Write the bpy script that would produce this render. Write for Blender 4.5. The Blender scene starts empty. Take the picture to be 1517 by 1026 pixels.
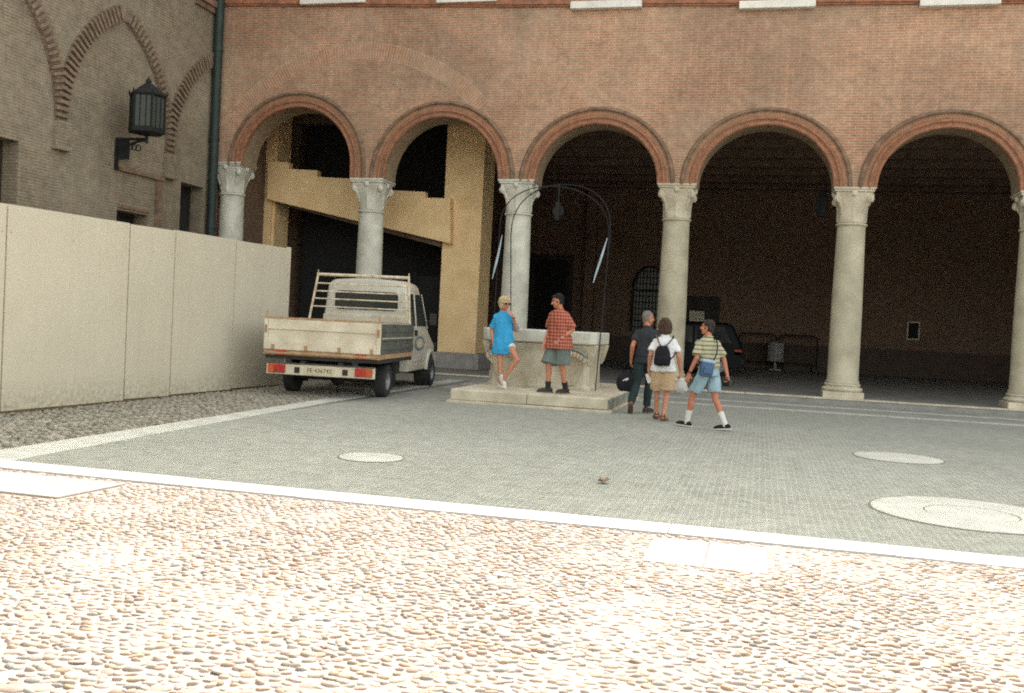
import bpy, bmesh, math, random
import numpy as np
from mathutils import Vector, Matrix, noise

random.seed(7); RNG = np.random.default_rng(7)
SC = bpy.context.scene
COL = SC.collection
PI = math.pi
R = math.radians

# ------------------------------------------------------------------ materials
def new_mat(name):
    m = bpy.data.materials.new(name); m.use_nodes = True
    nt = m.node_tree; nt.nodes.clear()
    out = nt.nodes.new('ShaderNodeOutputMaterial'); b = nt.nodes.new('ShaderNodeBsdfPrincipled')
    nt.links.new(b.outputs[0], out.inputs[0])
    return m, nt, b
def N(nt, t, **kw):
    n = nt.nodes.new(t)
    for k, v in kw.items(): setattr(n, k, v)
    return n
def ramp(nt, src, stops):
    r = N(nt, 'ShaderNodeValToRGB'); e = r.color_ramp.elements
    while len(e) > 1: e.remove(e[-1])
    e[0].position = stops[0][0]; e[0].color = (*stops[0][1], 1)
    for p, c in stops[1:]:
        q = e.new(p); q.color = (*c, 1)
    nt.links.new(src, r.inputs[0]); return r.outputs[0]
def g3(v): return (v, v, v)
def mixc(nt, fac, a, b, mode='MIX'):
    m = N(nt, 'ShaderNodeMix', data_type='RGBA', blend_type=mode)
    for sock, val in ((m.inputs[0], fac), (m.inputs[6], a), (m.inputs[7], b)):
        if hasattr(val, 'is_output'): nt.links.new(val, sock)
        elif isinstance(val, (int, float)): sock.default_value = val
        else: sock.default_value = (*val, 1)
    return m.outputs[2]
def mth(nt, op, a, b=None, c=None):
    m = N(nt, 'ShaderNodeMath', operation=op)
    for i, val in enumerate((a, b, c)):
        if val is None: continue
        if hasattr(val, 'is_output'): nt.links.new(val, m.inputs[i])
        else: m.inputs[i].default_value = val
    return m.outputs[0]
def noise_n(nt, vec, scale, detail=4, rough=.55):
    n = N(nt, 'ShaderNodeTexNoise'); n.inputs['Scale'].default_value = scale
    n.inputs['Detail'].default_value = detail; n.inputs['Roughness'].default_value = rough
    if vec is not None: nt.links.new(vec, n.inputs['Vector'])
    return n.outputs[0]
def coord(nt, kind='Object'):
    return N(nt, 'ShaderNodeTexCoord').outputs[kind]
def mapping(nt, vec, scale=(1, 1, 1), rot=(0, 0, 0)):
    m = N(nt, 'ShaderNodeMapping'); m.inputs['Scale'].default_value = scale; m.inputs['Rotation'].default_value = rot
    nt.links.new(vec, m.inputs[0]); return m.outputs[0]
def bump(nt, bsdf, h, strength=.4, dist=.01):
    b = N(nt, 'ShaderNodeBump'); b.inputs['Strength'].default_value = strength; b.inputs['Distance'].default_value = dist
    nt.links.new(h, b.inputs['Height']); nt.links.new(b.outputs[0], bsdf.inputs['Normal'])

def plain(name, col, rough=.7, metal=0, var=.18, scale=3, bmp=.15, bscale=40, spec=.5, tint=None):
    m, nt, b = new_mat(name); o = coord(nt)
    n1 = noise_n(nt, o, scale, 5)
    lo = tuple(c * (1 - var) for c in col); hi = tuple(min(1, c * (1 + var)) for c in col)
    if tint: lo = tint
    c = ramp(nt, n1, [(.3, lo), (.7, hi)])
    nt.links.new(c, b.inputs['Base Color'])
    b.inputs['Roughness'].default_value = rough; b.inputs['Metallic'].default_value = metal
    b.inputs['Specular IOR Level'].default_value = spec
    if bmp: bump(nt, b, noise_n(nt, o, bscale, 4), bmp, .01)
    return m

def brick_mat(name, c1, c2, mortar, bw=.28, bh=.068, ms=.012, rot=False, big=.25, stain=(.25, .2, .15), bstr=.5, stain_amt=.35, huge=.12):
    m, nt, b = new_mat(name); uv = coord(nt, 'UV'); ob = coord(nt)
    d = N(nt, 'ShaderNodeTexNoise'); d.inputs['Scale'].default_value = 2.2; d.inputs['Detail'].default_value = 2
    nt.links.new(uv, d.inputs['Vector'])
    sub = N(nt, 'ShaderNodeVectorMath', operation='SUBTRACT'); nt.links.new(d.outputs[1], sub.inputs[0]); sub.inputs[1].default_value = (.5, .5, .5)
    sc = N(nt, 'ShaderNodeVectorMath', operation='SCALE'); nt.links.new(sub.outputs[0], sc.inputs[0]); sc.inputs[3].default_value = .02
    ad = N(nt, 'ShaderNodeVectorMath', operation='ADD'); nt.links.new(uv, ad.inputs[0]); nt.links.new(sc.outputs[0], ad.inputs[1])
    vec = ad.outputs[0]
    if rot: vec = mapping(nt, vec, rot=(0, 0, PI / 2))
    t = N(nt, 'ShaderNodeTexBrick'); nt.links.new(vec, t.inputs['Vector'])
    t.inputs['Scale'].default_value = 1; t.inputs['Brick Width'].default_value = bw; t.inputs['Row Height'].default_value = bh
    t.inputs['Mortar Size'].default_value = ms; t.inputs['Mortar Smooth'].default_value = .3; t.inputs['Bias'].default_value = 0
    t.inputs['Color1'].default_value = (*c1, 1); t.inputs['Color2'].default_value = (*c2, 1); t.inputs['Mortar'].default_value = (*mortar, 1)
    # patches of paler and darker bricks, weather stains
    n1 = noise_n(nt, ob, .55, 6, .6); n2 = noise_n(nt, ob, 5, 3)
    c = mixc(nt, ramp(nt, n1, [(.35, g3(0)), (.7, g3(1))]), t.outputs[0], mixc(nt, .55, t.outputs[0], mortar), 'MIX')
    c = mixc(nt, 1.0, c, ramp(nt, n2, [(.25, g3(1 - big)), (.75, g3(1 + big * .6))]), 'MULTIPLY')
    st = noise_n(nt, mapping(nt, ob, (1.3, 1.3, .25)), 1.1, 5)
    c = mixc(nt, mth(nt, 'MULTIPLY', ramp(nt, st, [(.5, g3(0)), (.75, g3(1))]), stain_amt), c, stain)
    n3 = noise_n(nt, mapping(nt, ob, (.22, .22, .3)), 1.0, 4, .6); c = mixc(nt, 1.0, c, ramp(nt, n3, [(.3, g3(1 - huge)), (.7, g3(1 + huge * .7))]), 'MULTIPLY')
    nt.links.new(c, b.inputs['Base Color']); b.inputs['Roughness'].default_value = .92; b.inputs['Specular IOR Level'].default_value = .25
    h = mth(nt, 'SUBTRACT', mth(nt, 'MULTIPLY', noise_n(nt, ob, 60, 3), .5), t.outputs[1])
    bump(nt, b, h, bstr, .012)
    return m

def hoard_mat():
    m, nt, b = new_mat('hoarding_paint'); o = coord(nt); s = N(nt, 'ShaderNodeSeparateXYZ'); nt.links.new(o, s.inputs[0])
    c = ramp(nt, noise_n(nt, o, .8, 5), [(.3, (.565, .51, .395)), (.7, (.615, .56, .44))])
    streak = noise_n(nt, mapping(nt, o, (3, 3, .25)), 2.2, 5, .65); c = mixc(nt, mth(nt, 'MULTIPLY', ramp(nt, streak, [(.5, g3(0)), (.8, g3(1))]), .28), c, (.44, .39, .285))
    sp = noise_n(nt, o, 14, 4, .7); foot = mth(nt, 'MULTIPLY', ramp(nt, sp, [(.42, g3(0)), (.62, g3(1))]), ramp(nt, s.outputs[2], [(0, g3(.8)), (.5, g3(0))])); c = mixc(nt, foot, c, (.30, .26, .18))
    sc = ramp(nt, noise_n(nt, mapping(nt, o, (1, 1, 4)), 5, 6, .7), [(.66, g3(0)), (.7, g3(.5))]); c = mixc(nt, sc, c, (.44, .40, .31))
    nt.links.new(c, b.inputs['Base Color']); b.inputs['Roughness'].default_value = .55; bump(nt, b, noise_n(nt, o, 2.5, 3), .12, .05); return m
def glass(name, col=(.02, .025, .03), rough=.08):
    m, nt, b = new_mat(name); b.inputs['Base Color'].default_value = (*col, 1)
    b.inputs['Roughness'].default_value = rough; b.inputs['Specular IOR Level'].default_value = .4
    return m

M = {}
M['brick'] = brick_mat('facade_brick', (.44, .205, .122), (.36, .176, .11), (.46, .35, .245), ms=.0135, stain=(.20, .15, .105), huge=.3)
M['brick_left'] = brick_mat('side_wing_brick', (.285, .205, .135), (.19, .15, .105), (.31, .27, .2), ms=.016, stain=(.19, .165, .12), huge=.25)  # browner brick of the left wing
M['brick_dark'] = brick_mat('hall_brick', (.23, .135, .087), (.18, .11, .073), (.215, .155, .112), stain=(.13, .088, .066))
M['voussoir'] = brick_mat('arch_brick', (.36, .135, .065), (.25, .095, .052), (.36, .25, .16), bw=.07, bh=.26, ms=.01, stain=(.17, .12, .09), stain_amt=.45)
M['relief_arch'] = brick_mat('relieving_arch_brick', (.435, .195, .113), (.36, .165, .1), (.48, .37, .26), bw=.085, bh=.45, ms=.014, stain=(.3, .23, .17), big=.2, stain_amt=.3)
M['terracotta'] = plain('terracotta_moulding', (.30, .125, .068), .9, var=.35, scale=6, bmp=.4, bscale=50, tint=(.18, .09, .055))
M['terracotta_dark'] = plain('weathered_moulding', (.20, .13, .085), .95, var=.4, scale=5, bmp=.4, bscale=50)
M['soffit'] = brick_mat('soffit_plaster', (.33, .24, .15), (.28, .2, .13), (.33, .26, .175), stain=(.22, .17, .115), bstr=.2)
M['marble'] = plain('weathered_marble', (.45, .405, .295), .7, var=.2, scale=2.2, bmp=.2, bscale=25, tint=(.36, .32, .23))
M['marble_cool'] = plain('pale_column_marble', (.56, .55, .475), .7, var=.2, scale=2.5, bmp=.2, bscale=25, tint=(.45, .435, .36))
M['kerb'] = plain('kerb_marble', (.47, .46, .44), .6, var=.1, scale=3, bmp=.2, bscale=20)
M['marble_white'] = plain('white_marble', (.68, .66, .6), .6, var=.12, scale=3, bmp=.2, bscale=20)
M['istrian'] = plain('pale_stone', (.53, .48, .37), .8, var=.2, scale=2.5, bmp=.35, bscale=18, tint=(.40, .345, .25))
M['istrian_grey'] = plain('grey_stone', (.3, .28, .26), .85, var=.2, scale=4, bmp=.4, bscale=22)
M['worn_shade_stone'] = plain('weathered_shade_stone', (.26, .27, .22), .9, var=.35, scale=5, bmp=.4, bscale=22)  # greenish weathering with shade mixed into the colour
M['ochre'] = plain('ochre_plaster', (.82, .60, .33), .85, var=.1, scale=2.2, bmp=.15, bscale=20, tint=(.74, .52, .27))
M['hoard'] = hoard_mat()
M['hoard_edge'] = plain('hoarding_timber', (.35, .24, .12), .8, var=.2)
M['iron'] = plain('wrought_iron', (.013, .014, .015), .6, 0, var=.3, bmp=.2, spec=.25)
M['iron_sheen'] = plain('painted_glint_iron', (.3, .37, .41), .45, .6, var=.2, bmp=.1)  # pale blue glint on dark iron painted into the colour
M['pipe'] = plain('green_downpipe', (.02, .034, .03), .6, .2, var=.25)
M['dark_wood'] = plain('dark_timber', (.03, .022, .017), .7, var=.3, bmp=.3)
M['foot_shade'] = plain('painted_foot_shade', (.085, .06, .045), .9, var=.2)  # dimness at the foot of the hall wall put into the colour
M['black_void'] = plain('painted_dark', (.012, .012, .012), .9, var=.1, bmp=0)  # near-black colour stands in for the dark inside openings
M['hall_floor'] = plain('hall_paving', (.2, .19, .175), .8, var=.25, scale=2, bmp=.3, bscale=15)
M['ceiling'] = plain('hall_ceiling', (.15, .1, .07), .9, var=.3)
M['tile'] = plain('roof_tile', (.3, .13, .08), .9, var=.3)
M['curtain'] = plain('cream_curtain', (.7, .6, .38), .9, var=.1)
M['window_frame'] = plain('window_timber', (.03, .035, .03), .5, var=.2)
M['sand'] = plain('pebble_bedding', (.30, .258, .234), .95, var=.12, scale=4, bmp=.7, bscale=70, tint=(.275, .232, .205))
M['sand_dark'] = plain('dark_bedding', (.17, .165, .13), .95, var=.25, scale=5, bmp=.5, bscale=120)  # darker, greyer bedding
M['slab'] = plain('worn_slab', (.325, .278, .245), .85, var=.1, scale=3, bmp=.4, bscale=30)
M['strip'] = plain('strip_stone', (.445, .445, .40), .75, var=.16, scale=3, bmp=.25, bscale=30)
M['grey_slab'] = plain('grey_slab', (.27, .265, .24), .85, var=.2, scale=2, bmp=.3, bscale=25)
M['earth'] = plain('dusty_earth', (.3, .27, .22), .95, var=.2)
M['paving'] = brick_mat('brick_paving', (.272, .278, .243), (.238, .245, .215), (.325, .33, .29), bw=.26, bh=.066, ms=.0105, rot=True, big=.22, stain=(.35, .35, .305), bstr=.3, stain_amt=.3, huge=.1)
def pebble_mat(name, mul=1.0):
    m, nt, b = new_mat(name)
    a = N(nt, 'ShaderNodeAttribute'); a.attribute_name = 'Col'
    o = coord(nt); c = mixc(nt, 1.0, a.outputs[0], ramp(nt, noise_n(nt, o, 60, 3), [(.3, g3(.85 * mul)), (.7, g3(1.1 * mul))]), 'MULTIPLY')
    nt.links.new(c, b.inputs['Base Color']); b.inputs['Roughness'].default_value = .75; b.inputs['Specular IOR Level'].default_value = .3
    return m
M['pebble'] = pebble_mat('river_pebbles'); M['pebble_dark'] = pebble_mat('dark_cobbles', .75)  # cobbles use the same shader with a darker multiplier

# ------------------------------------------------------------------ mesh builder
class MB:
    def __init__(s): s.v = []; s.f = []; s.uv = []; s.mi = []; s.m = 0
    def face(s, pts, uv=None):
        pts = [Vector(p) for p in pts]; i = len(s.v); s.v += pts; s.f.append(list(range(i, i + len(pts))))
        if uv is None:
            n = Vector((0, 0, 0))
            for k in range(len(pts)): n += (pts[k] - pts[0]).cross(pts[(k + 1) % len(pts)] - pts[0])
            ax = max(range(3), key=lambda q: abs(n[q]))
            uv = [((p.y, p.z) if ax == 0 else (p.x, p.z) if ax == 1 else (p.x, p.y)) for p in pts]
        s.uv.append(uv); s.mi.append(s.m)
    def _add(s, vs, fs):
        i = len(s.v); s.v += [Vector(v) for v in vs]
        for f in fs:
            s.f.append([i + k for k in f]); pts = [s.v[i + k] for k in f]
            n = Vector((0, 0, 0))
            for k in range(1, len(pts) - 1): n += (pts[k] - pts[0]).cross(pts[k + 1] - pts[0])
            ax = max(range(3), key=lambda q: abs(n[q]))
            s.uv.append([((p.y, p.z) if ax == 0 else (p.x, p.z) if ax == 1 else (p.x, p.y)) for p in pts]); s.mi.append(s.m)
    def box(s, x0, x1, y0, y1, z0, z1, M=None):
        vs = [Vector((x, y, z)) for z in (z0, z1) for y in (y0, y1) for x in (x0, x1)]
        if M is not None: vs = [M @ v for v in vs]
        s._add(vs, [(0, 2, 3, 1), (4, 5, 7, 6), (0, 1, 5, 4), (2, 6, 7, 3), (0, 4, 6, 2), (1, 3, 7, 5)]); return s
    def prism(s, poly, a0, a1, axis='y', M=None):
        f = {'y': lambda u, v, a: (u, a, v), 'x': lambda u, v, a: (a, u, v), 'z': lambda u, v, a: (u, v, a)}[axis]
        n = len(poly); vs = [Vector(f(u, v, a)) for a in (a0, a1) for u, v in poly]
        if M is not None: vs = [M @ v for v in vs]
        fs = [tuple(range(n)), tuple(range(2 * n - 1, n - 1, -1))] + [(i, i + n, (i + 1) % n + n, (i + 1) % n) for i in range(n)]
        s._add(vs, fs); return s
    def loft(s, rings, cap=True, closed=True):
        n = len(rings[0]); vs = [v for r in rings for v in r]; fs = []
        for k in range(len(rings) - 1):
            for i in range(n if closed else n - 1):
                j = (i + 1) % n; fs.append((k * n + i, k * n + j, (k + 1) * n + j, (k + 1) * n + i))
        if cap: fs += [tuple(range(n - 1, -1, -1)), tuple(range((len(rings) - 1) * n, len(rings) * n))]
        s._add(vs, fs); return s
    def tube(s, path, r, n=8, cap=True, flat=1.0):
        path = [Vector(p) for p in path]; rr = r if isinstance(r, (list, tuple)) else [r] * len(path); rings = []
        t0 = (path[1] - path[0]).normalized(); a = Vector((0, 0, 1)) if abs(t0.z) < .9 else Vector((0, 1, 0)); u = t0.cross(a).normalized()
        for i, p in enumerate(path):
            t = (path[min(i + 1, len(path) - 1)] - path[max(i - 1, 0)]).normalized()
            u = (u - t * u.dot(t)).normalized(); w = t.cross(u)
            rings.append([p + (u * math.cos(2 * PI * k / n) + w * math.sin(2 * PI * k / n) * flat) * rr[i] for k in range(n)])
        return s.loft(rings, cap)
    def lathe(s, prof, c=(0, 0, 0), n=32, M=None):
        rings = []
        for r, z in prof:
            ring = [Vector((c[0] + r * math.cos(2 * PI * k / n), c[1] + r * math.sin(2 * PI * k / n), c[2] + z)) for k in range(n)]
            if M is not None: ring = [M @ v for v in ring]
            rings.append(ring)
        return s.loft(rings)
    def ell(s, c, r, M=None, n=14, m=8):
        c = Vector(c); r = r if isinstance(r, (tuple, list)) else (r, r, r); rings = []
        for i in range(m + 1):
            th = PI * (i / m) * .98 + PI * .01
            ring = []
            for k in range(n):
                p = Vector((r[0] * math.sin(th) * math.cos(2 * PI * k / n), r[1] * math.sin(th) * math.sin(2 * PI * k / n), -r[2] * math.cos(th)))
                ring.append(c + (M @ p if M is not None else p))
            rings.append(ring)
        return s.loft(rings)
    def cap(s, p0, p1, r0, r1, n=12):
        # tapered capsule
        p0, p1 = Vector(p0), Vector(p1); d = p1 - p0; L = d.length; t = d / L
        path = []; rr = []
        for k in range(4): a = PI / 2 * (k + .15) / 4; path.append(p0 - t * r0 * math.cos(a)); rr.append(r0 * math.sin(a))
        path += [p0, p1]; rr += [r0, r1]
        for k in range(3, -1, -1): a = PI / 2 * (k + .15) / 4; path.append(p1 + t * r1 * math.cos(a)); rr.append(r1 * math.sin(a))
        return s.tube(path, rr, n)
    def mesh(s, name):
        me = bpy.data.meshes.new(name); me.from_pydata([tuple(v) for v in s.v], [], s.f)
        uvl = me.uv_layers.new(name='UVMap'); flat = [c for f in s.uv for p in f for c in p]
        uvl.data.foreach_set('uv', flat); me.polygons.foreach_set('material_index', s.mi)
        return me
    def build(s, name, mats, parent=None, smooth=False, bevel=0, fix=True):
        me = s.mesh(name)
        if fix:
            bm = bmesh.new(); bm.from_mesh(me); bmesh.ops.remove_doubles(bm, verts=bm.verts, dist=1e-5)
            bmesh.ops.recalc_face_normals(bm, faces=bm.faces); bm.to_mesh(me); bm.free()
        for m in (mats if isinstance(mats, (list, tuple)) else [mats]): me.materials.append(m)
        if smooth:
            me.polygons.foreach_set('use_smooth', [True] * len(me.polygons)); me.set_sharp_from_angle(angle=R(smooth if smooth is not True else 38))
        o = bpy.data.objects.new(name, me); COL.objects.link(o)
        if parent is not None: o.parent = parent
        if bevel:
            b = o.modifiers.new('Bevel', 'BEVEL'); b.width = bevel; b.segments = 2; b.limit_method = 'ANGLE'; b.angle_limit = R(40)
        return o
def tag(o, label=None, cat=None, group=None, kind=None):
    if label: o['label'] = label
    if cat: o['category'] = cat
    if group: o['group'] = group
    if kind: o['kind'] = kind
    return o
def thing(name, label, cat, loc=(0, 0, 0), rz=0, group=None, scale=1):
    o = bpy.data.objects.new(name, None); COL.objects.link(o); o.location = loc; o.rotation_euler = (0, 0, rz)
    o.scale = (scale,) * 3; o.empty_display_size = .2
    return tag(o, label, cat, group)
def struct(name, mb, mat, **kw): return tag(mb.build(name, mat, **kw), kind='structure')

# ------------------------------------------------------------------ ground
def sheet(poly, z): 
    mb = MB(); mb.face([(x, y, z) for x, y in poly]); return mb
struct('ground', sheet([(-150, -150), (150, -150), (150, 150), (-150, 150)], -.03), M['earth'])
CURB0, CURB1 = 7.87, 8.24
struct('pebble_bedding', sheet([(-15.5, -30), (30, -30), (30, CURB0), (-15.5, CURB0)], -.006), M['sand'])
struct('brick_paving', sheet([(-7.35, CURB1), (30, CURB1), (30, 25.5), (-7.35, 25.5)], -.004), M['paving'])
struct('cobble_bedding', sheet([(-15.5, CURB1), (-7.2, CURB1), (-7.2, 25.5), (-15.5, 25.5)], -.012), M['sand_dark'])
mb = MB(); x = -15.5; k = 0
while x < 29:
    L = 1.3 + .6 * random.random(); mb.box(x, x + L - .006, CURB0 + random.uniform(-.01, .01), CURB1, -.03, .012 + random.uniform(0, .004)); x += L
struct('marble_kerb', mb, M['kerb'], bevel=.006)
mb = MB()  # pale strip bounding the cobbles
L_ = [(-7.08, CURB1 + .01), (-7.28, 12.0), (-7.53, 17.1), (-7.6, 22.2), (-7.62, 25.4)]; R_ = [(-7.66, CURB1 + .01), (-7.74, 12.0), (-7.86, 17.1), (-7.97, 22.2), (-8.02, 25.4)]
y = CURB1 + .01
def lerp_pts(P, y):
    for a, b in zip(P, P[1:]):
        if a[1] <= y <= b[1] + 1e-6: t = (y - a[1]) / (b[1] - a[1]); return a[0] + t * (b[0] - a[0])
    return P[-1][0]
while y < 25.3:
    e = min(25.4, y + random.uniform(1.0, 1.7)); a0, a1, b0, b1 = lerp_pts(R_, y), lerp_pts(L_, y), lerp_pts(R_, e), lerp_pts(L_, e)
    mb.prism([(a0, y), (a1, y), (b1, e - .006), (b0, e - .006)], -.02, .006, 'z'); y = e
struct('stone_strip', mb, M['strip'], bevel=.004)
# low stone courses in front of the loggia
mb = MB()
for y0, y1 in ((22.28, 22.52), (23.92, 24.18)):
    x = -7.2
    while x < 20:
        L = random.uniform(1.4, 2.2); mb.box(x, x + L - .008, y0, y1, -.02, .012); x += L
struct('stone_courses', mb, M['strip'])
mb = MB(); mb.box(-7.2, 20, 22.521, 23.919, -.02, .004); mb.box(-7.2, 20, 24.181, 25.38, -.02, .006)
struct('grey_pavement', mb, M['grey_slab'])
mb = MB(); mb.box(-15.45, 20, 25.62, 44, -.02, .146)
struct('loggia_floor', mb, M['hall_floor'])
mb = MB(); x = -15.4
while x < 20:
    L = random.uniform(1.4, 2.2); mb.box(x, x + L - .006, 25.38, 25.619, .112, .15); x += L
struct('loggia_step', mb, M['istrian'], bevel=.01)
mb = MB(); mb.box(-15.4, 20, 25.40, 25.619, -.02, .111); struct('step_riser', mb, M['grey_slab'])
# slabs let into the pebbles
mb = MB(); mb.prism([(-9, 6.95), (-5.45, 6.9), (-5.38, 7.7), (-9, 7.72)], -.03, .012, 'z'); mb.box(-.72, -.3, 6.88, 7.7, -.03, .004); mb.box(-.295, .13, 6.86, 7.72, -.03, .005)
struct('stone_slabs', mb, M['slab'], bevel=.008)

def pebbles(name, poly, sx, sy, size, hgt, mat, colors, holes=(), sink=.012, seed=1):
    rg = np.random.default_rng(seed)
    xs = [p[0] for p in poly]; ys = [p[1] for p in poly]; P = []
    def inside(x, y, pg):
        c = False; j = len(pg) - 1
        for i in range(len(pg)):
            xi, yi = pg[i]; xj, yj = pg[j]
            if (yi > y) != (yj > y) and x < (xj - xi) * (y - yi) / (yj - yi) + xi: c = not c
            j = i
        return c
    row = 0; y = min(ys)
    while y < max(ys):
        x = min(xs) + (row % 2) * sx / 2
        while x < max(xs):
            px, py = x + rg.uniform(-.3, .3) * sx, y + rg.uniform(-.3, .3) * sy
            if inside(px, py, poly) and not any(inside(px, py, h) for h in holes): P.append((px, py))
            x += sx
        y += sy; row += 1
    P = np.array(P); n = len(P); S = 9
    prof = [(1.0, -.5), (.97, .2), (.78, .66), (.42, .92)]; m = len(prof) * S + 1
    ang = np.arange(S) * 2 * PI / S
    T = np.zeros((m, 3))
    for i, (r, z) in enumerate(prof): T[i * S:(i + 1) * S, 0] = r * np.cos(ang); T[i * S:(i + 1) * S, 1] = r * np.sin(ang); T[i * S:(i + 1) * S, 2] = z
    T[-1] = (0, 0, 1)
    a = size * rg.uniform(.7, 1.15, n) * np.where(rg.random(n) < .18, 1.4, 1.0); b = a * rg.uniform(.48, .82, n); h = hgt * rg.uniform(.6, 1.4, n); th = rg.normal(0, .5, n)
    wob = 1 + rg.uniform(-.14, .14, (n, m)); wob[:, -1] = 1
    lx = T[None, :, 0] * a[:, None] * wob; ly = T[None, :, 1] * b[:, None] * wob; lz = T[None, :, 2] * h[:, None]
    lz = lz + lx * rg.normal(0, .1, n)[:, None] + ly * rg.normal(0, .12, n)[:, None]
    V = np.zeros((n, m, 3)); V[:, :, 0] = P[:, 0:1] + lx * np.cos(th)[:, None] - ly * np.sin(th)[:, None]
    V[:, :, 1] = P[:, 1:2] + lx * np.sin(th)[:, None] + ly * np.cos(th)[:, None]
    sk = np.array([noise.noise(Vector((p[0] * .9, p[1] * .9, seed))) + .5 * noise.noise(Vector((p[0] * 2.3, p[1] * 2.3, seed + 5))) for p in P])
    V[:, :, 2] = lz - (np.clip(sk, -.2, .6) * sink)[:, None] - .008
    base = []
    for i in range(len(prof) - 1):
        for k in range(S): j = (k + 1) % S; base.append((i * S + k, i * S + j, (i + 1) * S + j, (i + 1) * S + k))
    tri = [((len(prof) - 1) * S + k, (len(prof) - 1) * S + (k + 1) % S, m - 1) for k in range(S)]
    off = np.arange(n) * m
    Q = (np.array(base)[None] + off[:, None, None]).reshape(-1); Tt = (np.array(tri)[None] + off[:, None, None]).reshape(-1)
    me = bpy.data.meshes.new(name); nq = n * len(base); ntri = n * len(tri)
    me.vertices.add(n * m); me.vertices.foreach_set('co', V.reshape(-1)); me.loops.add(len(Q) + len(Tt)); me.loops.foreach_set('vertex_index', np.concatenate([Q, Tt]).astype(np.int32))
    me.polygons.add(nq + ntri); st = np.concatenate([np.arange(nq) * 4, nq * 4 + np.arange(ntri) * 3]).astype(np.int32)
    me.polygons.foreach_set('loop_start', st); me.polygons.foreach_set('use_smooth', np.ones(nq + ntri, dtype=bool)); me.update(); me.validate()
    ca = me.color_attributes.new('Col', 'FLOAT_COLOR', 'POINT')
    cc = np.array(colors)[rg.integers(0, len(colors), n)] * rg.uniform(.8, 1.15, (n, 1)) * np.array([1.06, 1.0, .955]); C4 = np.ones((n, m, 4)); C4[:, :, :3] = cc[:, None, :]
    ca.data.foreach_set('color', C4.reshape(-1)); me.materials.append(mat)
    o = bpy.data.objects.new(name, me); COL.objects.link(o); print(name, n); return o
PCOL = [(.355, .31, .265), (.345, .285, .235), (.355, .285, .24), (.335, .295, .255), (.335, .26, .20), (.31, .28, .245), (.37, .33, .29), (.31, .23, .165), (.36, .305, .26), (.28, .27, .25)]
SLAB_L = [(-9, 6.9), (-5.4, 6.85), (-5.33, 7.75), (-9, 7.77)]; SLAB_R = [(-.70, 6.92), (.11, 6.90), (.11, 7.68), (-.70, 7.66)]; SLAB_M = [(-1.75, 6.95), (-.7, 6.95), (-.7, 7.66), (-1.75, 7.66)]
tag(pebbles('pebbles', [(-10.5, CURB0 - .03), (3.8, CURB0 - .03), (3.8, 4.2), (2.2, 3.4), (-4.2, 2.2), (-5, 2.2)], .07, .054, .034, .0118, M['pebble'], PCOL, (SLAB_L, SLAB_R), sink=.009), kind='stuff',
    label='sunlit pale river pebbles paving the foreground', cat='pebbles')
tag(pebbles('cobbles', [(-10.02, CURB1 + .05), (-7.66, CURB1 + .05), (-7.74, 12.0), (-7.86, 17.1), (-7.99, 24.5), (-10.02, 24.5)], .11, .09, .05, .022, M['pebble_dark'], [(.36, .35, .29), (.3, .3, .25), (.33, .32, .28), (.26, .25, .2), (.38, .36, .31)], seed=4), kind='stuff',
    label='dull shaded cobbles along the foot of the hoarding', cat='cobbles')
# ------------------------------------------------------------------ arcaded palace
YF, YB = 25.62, 26.46
CX = [-15.05, -10.72, -6.49, -2.28, 2.02, 6.2, 10.44, 14.68]
CZ = [5.78, 5.37, 5.39, 5.34, 5.31, 5.28, 5.27, 5.27]
ARCH = []   # cx, cz, rx, rz (intrados), zl, zr
TOPS = [7.74, 7.455, 7.27, 7.24, 7.17, 7.15, 7.15]
ACZ = [5.70, 5.40, 5.33, 5.31, 5.28, 5.27, 5.27]
for i in range(7):
    cx = (CX[i] + CX[i + 1]) / 2; rx = (CX[i + 1] - CX[i]) / 2 - .5; ARCH.append((cx, ACZ[i], rx, TOPS[i] - ACZ[i] - .42, CZ[i], CZ[i + 1]))
palace = thing('arcaded_palace', 'long pink brick palace with round arches on pale columns', 'palace', (0, 25.62, 0))
def local(o): o.matrix_parent_inverse = palace.matrix_world.inverted(); return o
PO = (0, 25.62, 0)
def pal(mb, name, mat, parent=None, **kw):
    # meshes are built in world metres; shift them under the palace empty
    o = mb.build(name, mat, parent or palace, **kw)
    if parent is None: o.location = (0, -25.62, 0)
    return o
def ell_pts(cx, cz, rx, rz, n=40): return [(cx - rx * math.cos(PI * k / n), cz + rz * math.sin(PI * k / n)) for k in range(n + 1)]
ZT = 9.6
mb = MB(); XL, XR = -15.5, 15.3
def quadw(x0, x1, z0, z1):
    mb.m = 0; mb.face([(x0, YF, z0), (x1, YF, z0), (x1, YF, z1), (x0, YF, z1)])
    mb.face([(x1, YB, z0), (x0, YB, z0), (x0, YB, z1), (x1, YB, z1)])
xs = XL
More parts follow.
